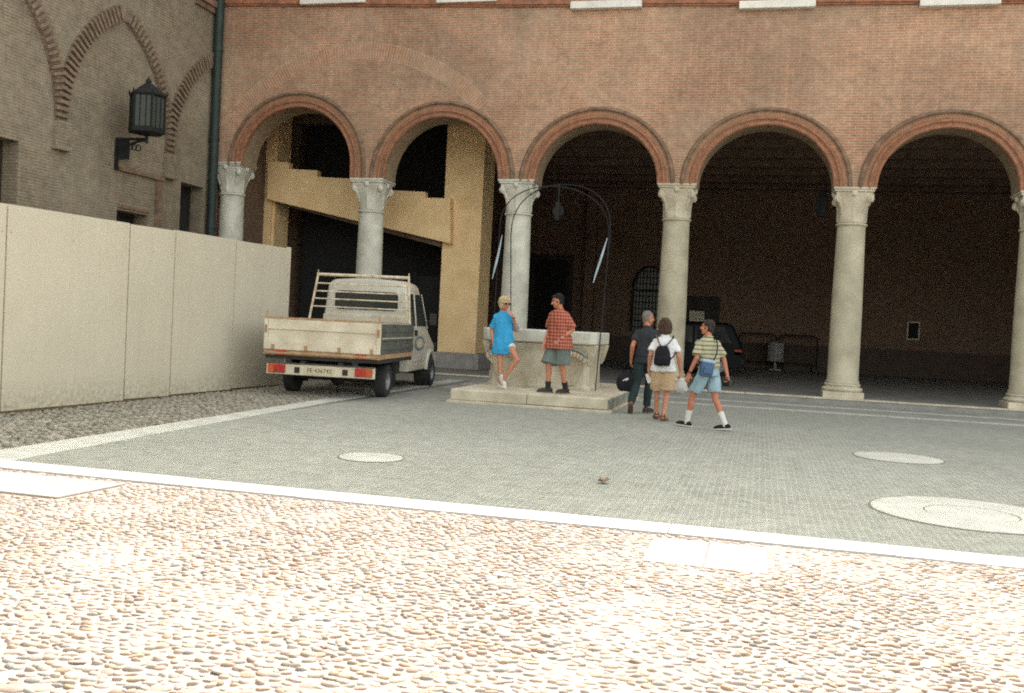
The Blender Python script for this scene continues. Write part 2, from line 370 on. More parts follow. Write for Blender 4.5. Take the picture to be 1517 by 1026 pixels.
for cx, cz, rx, rz, zl, zr in ARCH:
    zs = zl; quadw(xs, cx - rx, zs, ZT)
    mb.m = 1; mb.face([(xs, YF, zs), (cx - rx, YF, zs), (cx - rx, YB, zs), (xs, YB, zs)])
    P = ell_pts(cx, cz, rx, rz)
    for a, b in zip(P, P[1:]):
        mb.m = 0; mb.face([(a[0], YF, a[1]), (b[0], YF, b[1]), (b[0], YF, ZT), (a[0], YF, ZT)]); mb.face([(b[0], YB, b[1]), (a[0], YB, a[1]), (a[0], YB, ZT), (b[0], YB, ZT)])
    path = [(P[0][0], min(zl, cz) - .001)] + P + [(P[-1][0], min(zr, cz) - .001)]; s = 0
    mb.m = 1
    for a, b in zip(path, path[1:]):
        d = math.hypot(b[0] - a[0], b[1] - a[1])
        mb.face([(a[0], YF, a[1]), (b[0], YF, b[1]), (b[0], YB, b[1]), (a[0], YB, a[1])], [(0, s), (0, s + d), (YB - YF, s + d), (YB - YF, s)]); s += d
    xs = cx + rx
quadw(xs, XR, CZ[7], ZT)
# storey above, with window openings
WIN = [(-12.98, -11.18, 10.32), (-8.94, -7.42, 10.24), (-5.23, -3.52, 9.98), (-.9, .79, 9.86), (3.37, 5.01, 9.8), (7.6, 9.25, 9.76), (11.8, 13.45, 9.72)]
WIN = [(a * .987, b * .987, z) for a, b, z in WIN]
x = XL
for a, b, z in WIN:
    quadw(x, a, ZT, 15); quadw(a, b, ZT, z); quadw(a, b, z + 2.2, 15)
    mb.m = 0
    for xx in (a, b): mb.face([(xx, YF, z), (xx, YB, z), (xx, YB, z + 2.2), (xx, YF, z + 2.2)])
    mb.face([(a, YF, z), (b, YF, z), (b, YB, z), (a, YB, z)]); mb.face([(a, YF, z + 2.2), (b, YF, z + 2.2), (b, YB, z + 2.2), (a, YB, z + 2.2)])
    x = b
quadw(x, XR, ZT, 15)
pal(mb, 'wall', [M['brick'], M['soffit']])
mb = MB(); mb.box(-16.4, -15.5, 25.62, 44.6, 0, 15); mb.box(XR, XR + .6, 25.62, 44.6, 0, 15); mb.box(-16.4, XR + .6, 44.6, 45.1, 0, 15)
pal(mb, 'side_wall', M['brick'])
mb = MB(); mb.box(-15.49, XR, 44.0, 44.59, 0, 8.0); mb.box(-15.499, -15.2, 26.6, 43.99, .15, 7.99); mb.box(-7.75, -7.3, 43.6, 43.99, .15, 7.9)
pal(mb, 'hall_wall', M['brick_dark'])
mb = MB(); mb.box(-15.45, XR - .01, 43.94, 43.995, .15, 1.25); pal(mb, 'foot_shade', M['foot_shade'])  # thin sheet added as a painted dark band where the hall dims
mb = MB(); mb.box(-15.49, XR - .01, YB + .002, 43.99, 7.95, 8.3)
for k in range(9): mb.box(-15.4, XR - .05, 27.6 + 1.9 * k, 27.85 + 1.9 * k, 7.65, 7.949)
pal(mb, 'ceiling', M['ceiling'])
mb = MB(); mb.prism([(25.02, 15.003), (25.02, 15.1), (35, 18.2), (45.4, 15.1), (45.4, 15.003)], -16.6, 15.9, 'x'); pal(mb, 'roof', M['tile'])
# archivolts
def sweep(arch, prof, closed=False):
    cx, cz, rx, rz, zl, zr = arch; out = []; n = 56
    pts = [(cx - rx, min(zl, cz) - .0, -1, 0)] if zl < cz - .02 else []
    pts += [(cx - rx * math.cos(PI * k / n), cz + rz * math.sin(PI * k / n), -math.cos(PI * k / n), math.sin(PI * k / n)) for k in range(n + 1)]
    if zr < cz - .02: pts.append((cx + rx, zr, 1, 0))
    m = MB(); s = 0; prev = None; rings = []
    for x, z, nx, nz in pts:
        if prev: s += math.hypot(x - prev[0], z - prev[1]) * 1.12
        prev = (x, z); rings.append(([Vector((x + nx * dr, YF + dy, z + nz * dr)) for dr, dy in prof], s))
    k = len(prof)
    for (a, sa), (b, sb) in zip(rings, rings[1:]):
        for i in range(k - (0 if closed else 1)):
            j = (i + 1) % k; m.face([a[i], b[i], b[j], a[j]], [(sa, prof[i][0]), (sb, prof[i][0]), (sb, prof[j][0]), (sa, prof[j][0])])
    return m
def roll(c, r, dy, n=9): return [(c + r * math.cos(PI * k / (n - 1)), dy - r * math.sin(PI * k / (n - 1))) for k in range(n)]
for i, a in enumerate(ARCH):
    band = pal(sweep(a, [(-.012, .12), (-.012, -.035), (.12, -.035), (.12, -.055), (.2, -.055), (.205, -.03), (.33, -.03), (.33, .01)]), 'arch', M['voussoir'])
    sweep(a, roll(.03, .035, -.035)).build('moulding', M['terracotta'], band, smooth=50)
    sweep(a, roll(.162, .034, -.045)).build('moulding', M['terracotta'], band, smooth=50)
    sweep(a, [(.33, .01), (.33, -.05)] + [(p, q) for p, q in reversed(roll(.375, .035, -.05))] + [(.43, -.03), (.45, .002)]).build('moulding', M['terracotta_dark'], band, smooth=50)
# flush relieving arch over the first two bays
mb = MB(); A, B_, C_ = (-14.9, 7.30), (-10.89, 9.08), (-7.35, 7.45)
def circ(p, q, r):
    ax, ay = p; bx, by = q; cx, cy = r; d = 2 * (ax * (by - cy) + bx * (cy - ay) + cx * (ay - by))
    ux = ((ax * ax + ay * ay) * (by - cy) + (bx * bx + by * by) * (cy - ay) + (cx * cx + cy * cy) * (ay - by)) / d
    uy = ((ax * ax + ay * ay) * (cx - bx) + (bx * bx + by * by) * (ax - cx) + (cx * cx + cy * cy) * (bx - ax)) / d
    return ux, uy, math.hypot(ax - ux, ay - uy)
ux, uy, ur = circ(A, B_, C_); a0 = math.atan2(A[1] - uy, A[0] - ux); a1 = math.atan2(C_[1] - uy, C_[0] - ux); n = 48
for k in range(n):
    t0, t1 = a0 + (a1 - a0) * k / n, a0 + (a1 - a0) * (k + 1) / n; ri, ro = ur - .46, ur
    q = [(ux + r * math.cos(t), YF - .004, uy + r * math.sin(t)) for r, t in ((ri, t0), (ri, t1), (ro, t1), (ro, t0))]
    mb.face(q, [(-t0 * ur, 0), (-t1 * ur, 0), (-t1 * ur, .46), (-t0 * ur, .46)])
pal(mb, 'relieving_arch', M['relief_arch'])
# string course follows the slightly sagging floor line
def zstr(x): return 9.92 + (x + 7) * (-.0335 if x < -7 else -.022)
mb = MB(); X = [-15.5, -11, -7, -3, 1, 5, 10, 15.3]
for a, b in zip(X, X[1:]):
    for d, z0, z1 in ((.10, .05, .19), (.06, 0, .05)):
        za, zb = zstr(a), zstr(b)
        mb._add([(a, YF - d, za + z0), (b, YF - d, zb + z0), (b, YF, zb + z0), (a, YF, za + z0), (a, YF - d, za + z1), (b, YF - d, zb + z1), (b, YF, zb + z1), (a, YF, za + z1)],
                [(0, 1, 2, 3), (4, 5, 6, 7), (0, 1, 5, 4), (3, 2, 6, 7)])
pal(mb, 'string_course', M['terracotta'])
for a, b, z in WIN:
    mb = MB(); f = .08; y0, y1 = YF + .12, YF + .2
    mb.box(a, a + f, y0, y1, z, z + 2.2); mb.box(b - f, b, y0, y1, z, z + 2.2); mb.box(a + f, b - f, y0, y1, z, z + f); mb.box(a + f, b - f, y0, y1, z + 2.2 - f, z + 2.2); c = (a + b) / 2; mb.box(c - .07, c + .07, y0 - .02, y1, z + f, z + 2.2 - f)
    fr = pal(mb, 'window', M['window_frame'])
    mb = MB(); mb.box(a + f, b - f, YF + .155, YF + .17, z + f, z + 2.2 - f); mb.build('pane', M['curtain'], fr)
    mb = MB(); mb.box(a - .08, b + .08, YF - .17, YF + .1, z - .19, z - .002); mb.build('sill', M['marble_white'], fr, bevel=.012)
# columns
def column(x, zt, left=False):
    y = 26.04; zc = zt - .87
    prof = [(.0, .5), (.40, .5), (.40, .55), (.375, .6), (.372, 1.2), (.37, 2.2), (.35, 3.6), (.337, zc - .07), (.337, zc - .06), (.37, zc - .045), (.38, zc - .02), (.37, zc + .005), (.335, zc + .015), (0, zc + .02)]
    mb = MB(); mb.lathe(prof, (x, y, 0), 40); sh = pal(mb, 'column', M['marble_cool'] if x < -4 else M['marble'], smooth=40)
    mb = MB(); rg = random.Random(x)
    mb.box(x - .48, x + .48, y - .48, y + .48, .147, .30); mb.lathe([(0, .30), (.45, .301), (.485, .33), (.49, .36), (.47, .395), (.42, .41), (.41, .43), (.43, .445), (.44, .47), (.42, .495), (0, .499)], (x, y, 0), 36)
    mb.build('base', M['istrian'], sh, bevel=.012, smooth=35)
    mb = MB()
    # bell that flares from round to the square abacus
    rings = []
    for t in (0, .15, .4, .62, .75, .8):
        r = .335 + .02 * t + (.10 * max(0, t - .45) / .35 if t > .45 else 0); sq = 2 + 3 * t
        ring = []
        for k in range(40):
            a = 2 * PI * k / 40; ca, sa = math.cos(a), math.sin(a); q = (abs(ca) ** sq + abs(sa) ** sq) ** (-1 / sq); lf = 1 + .025 * math.cos(a * 8) * (t > .1)
            ring.append(Vector((x + r * q * ca * lf, y + r * q * sa * lf, zc + .02 + t * .87)))
        rings.append(ring)
    mb.loft(rings)
    mb.box(x - .42, x + .42, y - .42, y + .42, zt - .2, zt - .11)
    mb.box(x - .465, x + .465, y - .465, y + .465, zt - .109, zt - .055); mb.box(x - .49, x + .49, y - .49, y + .49, zt - .054, zt - .003)
    # corner volutes, front and back, with leaf under each
    for sx in (-1, 1):
        for sy in (-1, 1):
            ca = Vector((x + sx * .365, y + sy * .365, zt - .275)); d = Vector((sx, sy, 0)).normalized(); u = Vector((-d.y, d.x, 0))
            for r_, w in ((.10, .045), (.068, .06), (.035, .07)):
                p = []
                for e in (-1, 1): p.append([ca + u * w * e + (d * math.cos(2 * PI * k / 18) + Vector((0, 0, 1)) * math.sin(2 * PI * k / 18)) * r_ for k in range(18)])
                mb.loft(p)
            mb.tube([ca - d * .17 + Vector((0, 0, -.36)), ca - d * .13 + Vector((0, 0, -.2)), ca - d * .05 + Vector((0, 0, -.08)), ca + Vector((0, 0, .05))], [.05, .055, .05, .04], 8)
    for dx, dy in ((0, -1), (0, 1), (1, 0), (-1, 0)):
        mb.ell((x + dx * .43, y + dy * .43, zt - .15), (.075, .075, .085))
        mb.tube([(x + dx * .29, y + dy * .29, zc + .05), (x + dx * .30, y + dy * .30, zc + .3), (x + dx * .345, y + dy * .345, zc + .44), (x + dx * .37, y + dy * .37, zc + .41)], [.07, .065, .04, .025], 8)
    mb.build('capital', M['marble_cool'] if x < -4 else M['istrian'], sh, smooth=35, bevel=.008)
for x, z in zip(CX, CZ): column(x, z)
# back wall of the loggia: doorway, barred arched window, panelled door with a notice
mb = MB(); mb.box(-10.35, -10.02, 43.86, 43.93, .15, 4.5); mb.box(-8.6, -8.3, 43.86, 43.93, .15, 4.5); mb.box(-10.35, -8.3, 43.86, 43.93, 4.501, 4.75)
d = pal(mb, 'doorway', M['dark_wood']); mb = MB(); mb.box(-10.02, -8.6, 43.87, 43.92, .15, 4.5); mb.build('door', M['black_void'], d)  # black panel paints the dark of the door opening
mb = MB(); cx, w, zs = -4.85, .72, 3.35
o_ = [(cx - w, 1.5), (cx - w, zs)] + [(cx - w * math.cos(PI * k / 16), zs + 1.0 * math.sin(PI * k / 16)) for k in range(1, 16)] + [(cx + w, zs), (cx + w, 1.5)]
mb.prism(o_, 43.89, 43.93, 'y'); gl = pal(mb, 'window', plain('dusty_glass', (.085, .08, .06), .3, var=.5, scale=6, bmp=0))
mb = MB()
for k in range(-4, 5): 
    xx = cx + k * w / 5; mb.box(xx - .02, xx + .02, 43.84, 43.87, 1.5, zs + .95 * math.sqrt(max(0, 1 - (k / 5) ** 2)))
for k in range(10):
    z = 1.7 + .27 * k; ww = w if z < zs else w * math.sqrt(max(.02, 1 - ((z - zs) / 1.0) ** 2)); mb.box(cx - ww, cx + ww, 43.81, 43.84, z - .02, z + .02)
mb.box(cx - w, cx + w, 43.78, 43.84, zs - .1, zs)
mb.tube([(x, 43.84, z) for x, z in o_], .05, 6); mb.build('grille', M['iron'], gl)
mb = MB(); mb.box(-3.6, -3.45, 43.86, 43.93, .15, 3.0); mb.box(-1.95, -1.8, 43.86, 43.93, .15, 3.0); mb.box(-3.6, -1.8, 43.86, 43.93, 3.001, 3.15); d = pal(mb, 'doorway', M['dark_wood'])
mb = MB(); mb.box(-3.45, -1.95, 43.87, 43.92, .15, 3.0); mb.build('door', M['dark_wood'], d)
mb = MB(); mb.box(-3.07, -2.42, 43.82, 43.869, 2.05, 2.5); tag(mb.build('paper_notice', M['hoard']), 'faded paper notice pinned on the dark timber door', 'notice')
mb = MB(); mb.box(5.83, 5.88, 43.9, 43.94, 1.7, 2.45); mb.box(6.27, 6.32, 43.9, 43.94, 1.7, 2.45); mb.box(5.88, 6.27, 43.9, 43.94, 1.7, 1.75); mb.box(5.88, 6.27, 43.9, 43.94, 2.4, 2.45)
pf = thing('notice_frame', 'small pale picture frame alone on the dark back wall', 'frame', (6.07, 43.94, 1.7)); f_ = mb.build('frame', M['hoard'], pf); f_.location = (-6.07, -43.94, -1.7)
mb = MB(); mb.box(5.88, 6.27, 43.92, 43.939, 1.75, 2.4); g_ = mb.build('pane', M['black_void'], pf); g_.location = (-6.07, -43.94, -1.7)

M['arch_trim'] = plain('arch_trim_brick', (.21, .155, .108), .95, var=.35, scale=9, bmp=.4, bscale=50)
# ------------------------------------------------------------------ brick building on the left
XW = -15.5; LB = thing('gothic_wing', 'shaded brown brick wing with blind pointed arches behind the hoarding', 'building', (XW, 20, 0))
def wing(mb, name, mat, **kw):
    o = mb.build(name, mat, LB, **kw); o.location = (-XW, -20, 0); return o
OP = [(11.0, 12.6, 2.2, 4.9), (16.3, 18.02, 2.2, 4.93), (21.4, 22.68, 2.9, 3.9), (24.11, 25.25, 1.6, 4.98)]
mb = MB()
def q2(y0, y1, z0, z1): mb.face([(XW, y0, z0), (XW, y1, z0), (XW, y1, z1), (XW, y0, z1)])
y = -12
for a, b, z0, z1 in OP:
    q2(y, a, 0, 15); q2(a, b, 0, z0); q2(a, b, z1, 15); D_ = .55
    for yy in (a, b): mb.face([(XW, yy, z0), (XW - D_, yy, z0), (XW - D_, yy, z1), (XW, yy, z1)])
    for zz in (z0, z1): mb.face([(XW, a, zz), (XW, b, zz), (XW - D_, b, zz), (XW - D_, a, zz)])
    y = b
q2(y, 25.615, 0, 15)
mb.face([(XW, -12, 0), (XW - 9, -12, 0), (XW - 9, -12, 15), (XW, -12, 15)]); mb.face([(XW - 9, -12, 0), (XW - 9, 25.6, 0), (XW - 9, 25.6, 15), (XW - 9, -12, 15)])
mb.face([(XW - .005, 25.61, 0), (XW - 9, 25.61, 0), (XW - 9, 25.61, 15), (XW - .005, 25.61, 15)])
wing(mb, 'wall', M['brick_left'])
for a, b, z0, z1 in OP:
    mb = MB(); mb.box(XW - .53, XW - .45, a, b, z0, z1); wd = wing(mb, 'window', M['black_void'])  # near-black infill, darkness behind the opening put into its colour
    mb = MB(); f = .07
    mb.box(XW - .45, XW - .40, a, a + f, z0, z1); mb.box(XW - .45, XW - .40, b - f, b, z0, z1); mb.box(XW - .45, XW - .40, a + f, b - f, z1 - f, z1); mb.box(XW - .45, XW - .41, (a + b) / 2 - .03, (a + b) / 2 + .03, z0, z1 - f)
    mb.build('frame', M['dark_wood'], wd)
mb = MB(); mb.prism([(XW + .45, 15.003), (XW + .45, 15.08), (XW - 4.5, 16.8), (XW - 9.4, 15.08), (XW - 9.4, 15.003)], -12.3, 24.9, 'y'); wing(mb, 'roof', M['tile'])
mb = MB(); mb.box(XW, XW + .16, 24.4, 25.6, 10.05, 10.22); mb.box(XW, XW + .08, 24.4, 25.6, 9.9, 10.049); wing(mb, 'cornice', M['terracotta_dark'])
def pointed(y0, half=1.93, zb=5.62, rise=2.88, clip=99, lo=-99):
    m = MB(); Rr = (half * half + rise * rise) / (2 * half); th = math.asin(rise / Rr); rg = random.Random(int(y0 * 10))
    n = int(Rr * th / .072)
    for sgn in (-1, 1):
        for k in range(n):
            t = th * (k + .5) / n; c = y0 - sgn * (Rr - half)
            e = Vector((0, sgn * math.cos(t), math.sin(t))); tg = Vector((0, -sgn * math.sin(t), math.cos(t))); p = Vector((XW, c, zb)) + e * (Rr + .19)
            if p.y > clip or p.y < lo: continue
            deep = (.105 if k % 2 else .03) * rg.uniform(.9, 1.1); L = .19 * rg.uniform(.95, 1.03)
            Mx = Matrix(((1, 0, 0), (0, e.y, tg.y), (0, e.z, tg.z))).to_4x4(); Mx.translation = p
            m.box(0, deep, -L, L, -.034, .034, Mx)
    return m
for y0, clip in ((12.85, 99), (17.12, 99), (21.37, 99), (25.57, 25.4)):
    a_ = wing(pointed(y0, clip=clip), 'pointed_arch', M['arch_trim'])
for y0 in (10.72, 14.99, 19.26, 23.46):
    mb = MB(); mb._add([(XW, y0 - .2, 5.05), (XW, y0 + .2, 5.05), (XW, y0 + .22, 5.6), (XW, y0 - .22, 5.6), (XW + .1, y0 - .2, 5.05), (XW + .1, y0 + .2, 5.05), (XW + .16, y0 + .22, 5.6), (XW + .16, y0 - .22, 5.6)],
                       [(0, 1, 2, 3), (4, 5, 6, 7), (0, 1, 5, 4), (3, 2, 6, 7), (0, 3, 7, 4), (1, 2, 6, 5)])
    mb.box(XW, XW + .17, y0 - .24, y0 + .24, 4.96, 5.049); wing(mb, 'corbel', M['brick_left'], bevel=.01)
mb = MB(); mb.box(XW, XW + .09, 21.35, 23.22, 4.86, 4.95); mb.box(XW, XW + .04, 21.42, 22.7, 3.96, 4.03); wing(mb, 'ledge', M['terracotta_dark'])
mb = MB(); mb.box(XW, XW + .05, 22.95, 23.2, 0, 4.85); wing(mb, 'pilaster', M['terracotta_dark'])

# downpipe in the corner
dp = thing('drainpipe', 'dark green drainpipe in the corner beside the first column', 'pipe', (-15.33, 25.42, 0))
mb = MB(); mb.tube([(0, 0, 0), (0, 0, 5), (0, 0, 10), (0, 0, 14.95)], .125, 14); mb.build('pipe', M['pipe'], dp, smooth=True)
for z in (1.5, 3.9, 6.4, 8.9, 11.4, 13.8): mb = MB(); mb.lathe([(.128, -.05), (.142, -.05), (.142, .05), (.128, .05)], (0, 0, z), 14); mb.build('collar', M['pipe'], dp)
# lantern on its bracket
ln = thing('wall_lantern', 'big black hexagonal iron lantern on a bracket on the left wall', 'lantern', (-14.66, 21.27, 5.6))
mb = MB()
HS = .84
def hexring(r, z): return [Vector((r * math.cos(PI / 3 * k + .3) * HS, r * math.sin(PI / 3 * k + .3) * HS, z)) for k in range(6)]
mb.loft([hexring(.05, .08), hexring(.47, .12), hexring(.53, .14), hexring(.53, .24), hexring(.49, .26)]); mb.build('base', M['iron'], ln)
mb = MB(); mb.loft([hexring(.475, .26), hexring(.475, 1.03)]); mb.build('glass', glass('lantern_glass', (.05, .058, .05), .4), ln)
mb = MB(); h0 = hexring(.49, .25); h1 = hexring(.49, 1.03)
for a, b, c, d in zip(h0, h1, h0[1:] + h0[:1], h1[1:] + h1[:1]):
    mb.tube([a, b], .028, 6)
    for t in (.33, .67): mb.tube([a.lerp(c, t), b.lerp(d, t)], .012, 5)
    mb.tube([b, d], .03, 6)
mb.build('cage', M['iron'], ln)
mb = MB(); mb.loft([hexring(.54, 1.02), hexring(.55, 1.06), hexring(.3, 1.22), hexring(.12, 1.33), hexring(.07, 1.34)]); mb.ell((0, 0, 1.38), (.07, .07, .08)); mb.tube([(0, 0, 1.44), (0, 0, 1.52)], [.03, .01], 6)
for p in hexring(.54, 1.06): mb.tube([p, p + Vector((0, 0, .1))], [.025, .008], 5)
mb.build('roof', M['iron'], ln)
mb = MB(); mb.box(-.84, .03, -.03, .03, -.03, .03); mb.box(-.838, -.78, -.05, .05, -.75, -.031); mb.tube([(0, 0, -.1), (0, 0, .1)], .04, 8)
pth = [(-.8 + .78 * (1 - math.cos(t)) ** 1.1, 0, -.72 + .68 * math.sin(t)) for t in np.linspace(0, PI / 2, 14)]; mb.tube(pth, .03, 6)
for k in range(5):
    c = Vector((-.66 + .11 * k, 0, -.14 - .02 * k + (-.12 if k == 0 else 0))); mb.tube([c + Vector((.07 * math.cos(a), 0, .07 * math.sin(a))) for a in np.linspace(0, 2 * PI, 13)], .016, 5)
mb.box(-.78, -.46, -.012, .012, -.5, -.031)
mb.build('bracket', M['iron'], ln)

# ------------------------------------------------------------------ hoarding
hd = thing('hoarding', 'tall cream painted site hoarding beside the parked pickup', 'hoarding', (-10, 15, 0))
JN = [8.75, 11.46, 14.16, 15.44, 17.5, 19.68]; rg = random.Random(3)
for k, (a, b) in enumerate(zip(JN, JN[1:])):
    d0 = rg.uniform(0, .004) + .006 * k; mb = MB(); e = rg.uniform(-.012, .012); z1 = 2.87 + e + .0115 * (a - 11.3); z2 = 2.87 + e * .4 + .0115 * (b - 11.3)
    g = .012 if k < 4 else .004
    x0, x1 = -.05 + d0, d0
    mb._add([(x0, a - 15 + g, .05), (x1, a - 15 + g, .05), (x1, b - 15 - g, .03), (x0, b - 15 - g, .03), (x0, a - 15 + g, z1), (x1, a - 15 + g, z1), (x1, b - 15 - g, z2), (x0, b - 15 - g, z2)],
            [(0, 1, 2, 3), (4, 5, 6, 7), (0, 1, 5, 4), (1, 2, 6, 5), (2, 3, 7, 6), (3, 0, 4, 7)])
    pn = mb.build('panel', M['hoard'], hd); mb = MB()
    for zz in (.12, 2.5):
        for yy in (a + .08, (a + b) / 2, b - .08): mb.ell((x1 + .002, yy - 15, zz), (.004, .013, .013), None, 8, 4)
    mb.build('screws', M['hoard_edge'], pn)
mb = MB(); mb.box(-.03, .05, 19.684 - 15, 19.76 - 15, 0, 2.99); mb.build('end_post', M['hoard'], hd, bevel=.004)
mb = MB(); mb.box(-.09, -.055, 8.76 - 15, 19.68 - 15, .0, .12); mb.box(-.09, -.055, 8.76 - 15, 19.68 - 15, 2.5, 2.6)
for y in JN[:-1]: mb.box(-.14, -.091, y - 15, y - 14.92, 0, 2.8)
mb.build('frame', M['hoard_edge'], hd)

# ------------------------------------------------------------------ stair in the loggia
st = thing('yellow_staircase', 'ochre plastered staircase with stepped parapet inside the first two arches', 'staircase', (-9, 28.3, .15))
def stp(mb, name, mat, **kw): o = mb.build(name, mat, st, **kw); o.location = (9, -28.3, -.15); return o
mb = MB(); mb.prism([(-9.0, 3.83), (-9.07, 5.16), (-9.85, 5.17), (-9.86, 5.34), (-11.03, 5.38), (-11.04, 5.53), (-12.2, 5.57), (-12.21, 5.7), (-13.34, 5.74), (-13.35, 5.94), (-14.3, 5.97), (-14.31, 6.17), (-14.9, 6.2), (-15.03, 6.2), (-15.0, 5.05), (-14.85, 5.0)], 28.0, 28.29, 'y')
stp(mb, 'parapet', M['ochre'], bevel=.015)
mb = MB(); mb.box(-9.36, -8.17, 28.3, 29.5, .62, 7.949); stp(mb, 'pillar', M['ochre'], bevel=.015)
mb = MB(); mb.box(-9.5, -8.03, 28.16, 29.65, .15, .62); stp(mb, 'plinth', M['istrian_grey'], bevel=.015)
mb = MB(); mb.box(-15.19, -14.86, 28.3, 29.2, .15, 7.949); mb.box(-15.19, -14.95, 28.2, 28.299, .15, 7.949); stp(mb, 'post', M['ochre'])
mb = MB(); mb.prism([(-9.4, 3.75), (-9.4, 4.1), (-14.86, 5.3), (-14.86, 4.95)], 28.3, 30.2, 'y'); stp(mb, 'flight', M['ceiling'])
mb = MB(); mb.box(-10.45, -9.52, 29.25, 29.4, .15, 2.9); mb.box(-10.55, -10.45, 29.2, 29.4, .15, 3.0); mb.box(-14.86, -9.37, 30.3, 30.5, .15, 7.94); stp(mb, 'dark_backdrop', M['black_void'])  # near-black sheet and panel added as the darkness behind the stair
# ------------------------------------------------------------------ well on its platform
pf = thing('stone_platform', 'worn pale stone platform under the carved well', 'platform', (-4.25, 18.5, 0))
mb = MB(); mb.box(-1.56, -.03, 0, 4.4, .045, .258); mb.box(-.025, 1.53, -.01, 4.4, .05, .262); pp = mb.build('slab', M['istrian'], pf, bevel=.025)
mb = MB(); mb.box(-1.62, 1.6, -.07, 4.46, -.02, .044); mb.build('plinth', M['istrian'], pf, bevel=.012)
mb = MB(); mb.box(1.531, 1.555, .05, 4.35, .047, .235); mb.build('side_panel', M['worn_shade_stone'], pf)  # side face: greenish weathering plus its shade, both in the colour

wl = thing('stone_well', 'carved pale stone well head with corner leaves', 'well', (-4.51, 21.25, .26))
hw, hd_ = 1.08, .80
def ch(w, d, c, z): return [Vector(p + (z,)) for p in ((-w + c, -d), (w - c, -d), (w, -d + c), (w, d - c), (w - c, d), (-w + c, d), (-w, d - c), (-w, -d + c))]
W1 = .12
mb = MB(); mb.loft([ch(hw + .03, hd_ + .03, .1, -.02), ch(hw + .03, hd_ + .03, .1, .06), ch(hw, hd_, .1, .08), ch(hw - .01, hd_ - .01, .1, .5), ch(hw + .0, hd_ + .0, .11, .66), ch(hw + .04, hd_ + .04, .12, .8), ch(hw + .10, hd_ + .10, .12, .93)])
mb.build('body', M['istrian'], wl, bevel=.012, smooth=25)
mb = MB()
mb.loft([ch(hw + .06, hd_ + .06, .12, .932), ch(hw + .145, hd_ + .145, .12, .97), ch(hw + .15, hd_ + .15, .12, 1.2), ch(hw + .13, hd_ + .13, .1, 1.215), ch(hw - .22, hd_ - .22, .1, 1.215), ch(hw - .25, hd_ - .25, .1, 1.19), ch(hw - .25, hd_ - .25, .1, .8)], cap=False)
mb.loft([ch(hw - .25, hd_ - .25, .1, .8), ch(.02, .02, .005, .8)], cap=False)
mb.build('rim', M['marble_cool'], wl, bevel=.012)
# carved leaf at the right of the front
def leaf(mb, cx, y, w=.3):
    for k in range(-4, 5):
        t = k / 4; p0 = Vector((cx + .05 * t, y - .02, .1)); p1 = Vector((cx + w * .55 * t, y - .06, .45)); p2 = Vector((cx + w * t * 1.02, y - .10, .72 - .1 * t * t)); p3 = Vector((cx + w * .95 * t, y - .19, .77 - .12 * t * t)); p4 = Vector((cx + w * .9 * t, y - .2, .7 - .12 * t * t))
        mb.tube([p0, p0.lerp(p1, .5), p1, p1.lerp(p2, .6), p2, p3, p4], [.016, .022, .028, .04, .05, .045, .02], 7)
for cx in (.72, -.78): mb = MB(); leaf(mb, cx, -hd_); mb.build('acanthus_leaf', M['istrian'], wl, smooth=50)
for cx in (.72, -.78): mb = MB(); mb.tube([(cx + .31 * math.cos(t), -hd_ - .10, .64 + .2 * math.sin(t)) for t in np.linspace(.05, PI - .05, 15)], [.012] + [.03] * 13 + [.012], 8); mb.build('leaf_curl', M['worn_shade_stone'], wl, smooth=50)  # darker colour stands in for shadow in the leaf's hollow
# projecting scrolls at the corners
mb = MB()
for sx in (-1, 1):
    for sy in (-1, 1):
        mb = MB(); mb.loft([[Vector((sx * (hw + a), sy * (hd_ - .1 + dy), z)) for a, dy in ((-.05, -w), (o_, -w), (o_, w), (-.05, w))] for z, o_, w in ((.52, .03, .05), (.6, .07, .07), (.75, .11, .1), (.88, .145, .12), (.95, .155, .13))]); mb.build('corner_scroll', M['istrian'], wl, smooth=30, bevel=.015)

# iron hoops over the well
ir = thing('iron_well_frame', 'black wrought iron hoops arching over the well', 'well frame', (-4.42, 21.25, .26))
def hoop(p0, p1, lean0, lean1, apex=4.42, ell_=.62):
    pts = [Vector(p0)]
    a = Vector(p0) + Vector(lean0); b = Vector(p1) + Vector(lean1); c = (a + b) / 2; zc = a.z; arc = []
    for t in np.linspace(0, PI, 22):
        q = a.lerp(b, (1 - math.cos(t)) / 2); q.z = zc + (apex - zc) * math.sin(t) ** .75 if 0 < t < PI else zc; arc.append(q)
    k0 = [Vector(p0).lerp(a, s) for s in (.33, .66)]; k1 = [b.lerp(Vector(p1), s) for s in (.34, .67)]
    return pts + k0 + arc + k1 + [Vector(p1)]
F = (hw + .02, hd_ + .02)
mb = MB(); mb.tube(hoop((-F[0] - .04, -F[1] + .1, 0), (F[0] - .12, F[1] - .05, 1.2), (-.04, .3, 3.3), (.05, -.1, 2.1 - .0), 4.36), .012, 8)
mb.build('hoop', M['iron'], ir, smooth=True)
mb = MB(); mb.tube(hoop((F[0] + .03, -F[1] + .1, 0), (-F[0] - .02, F[1] - .05, 1.2), (.1, .3, 3.3), (-.08, -.1, 2.1), 4.40), .012, 8)
mb.build('hoop', M['iron'], ir, smooth=True)
for x0, dx in ((-1.2, .13), (.98, .22)):
    mb = MB(); n = 14; mb.tube([(x0 + dx * (t ** 1.3) + .02 * math.sin(t * PI), -.75 + .15 * t, 2.25 + .95 * t) for t in np.linspace(0, 1, n)], [.008 + .018 * math.sin(PI * min(1, t * 1.05)) for t in np.linspace(0, 1, n)], 6, flat=.5)
    mb.build('leaf_blade', M['iron_sheen'], ir, smooth=True)  # pale blue colour is the painted glint on these struts
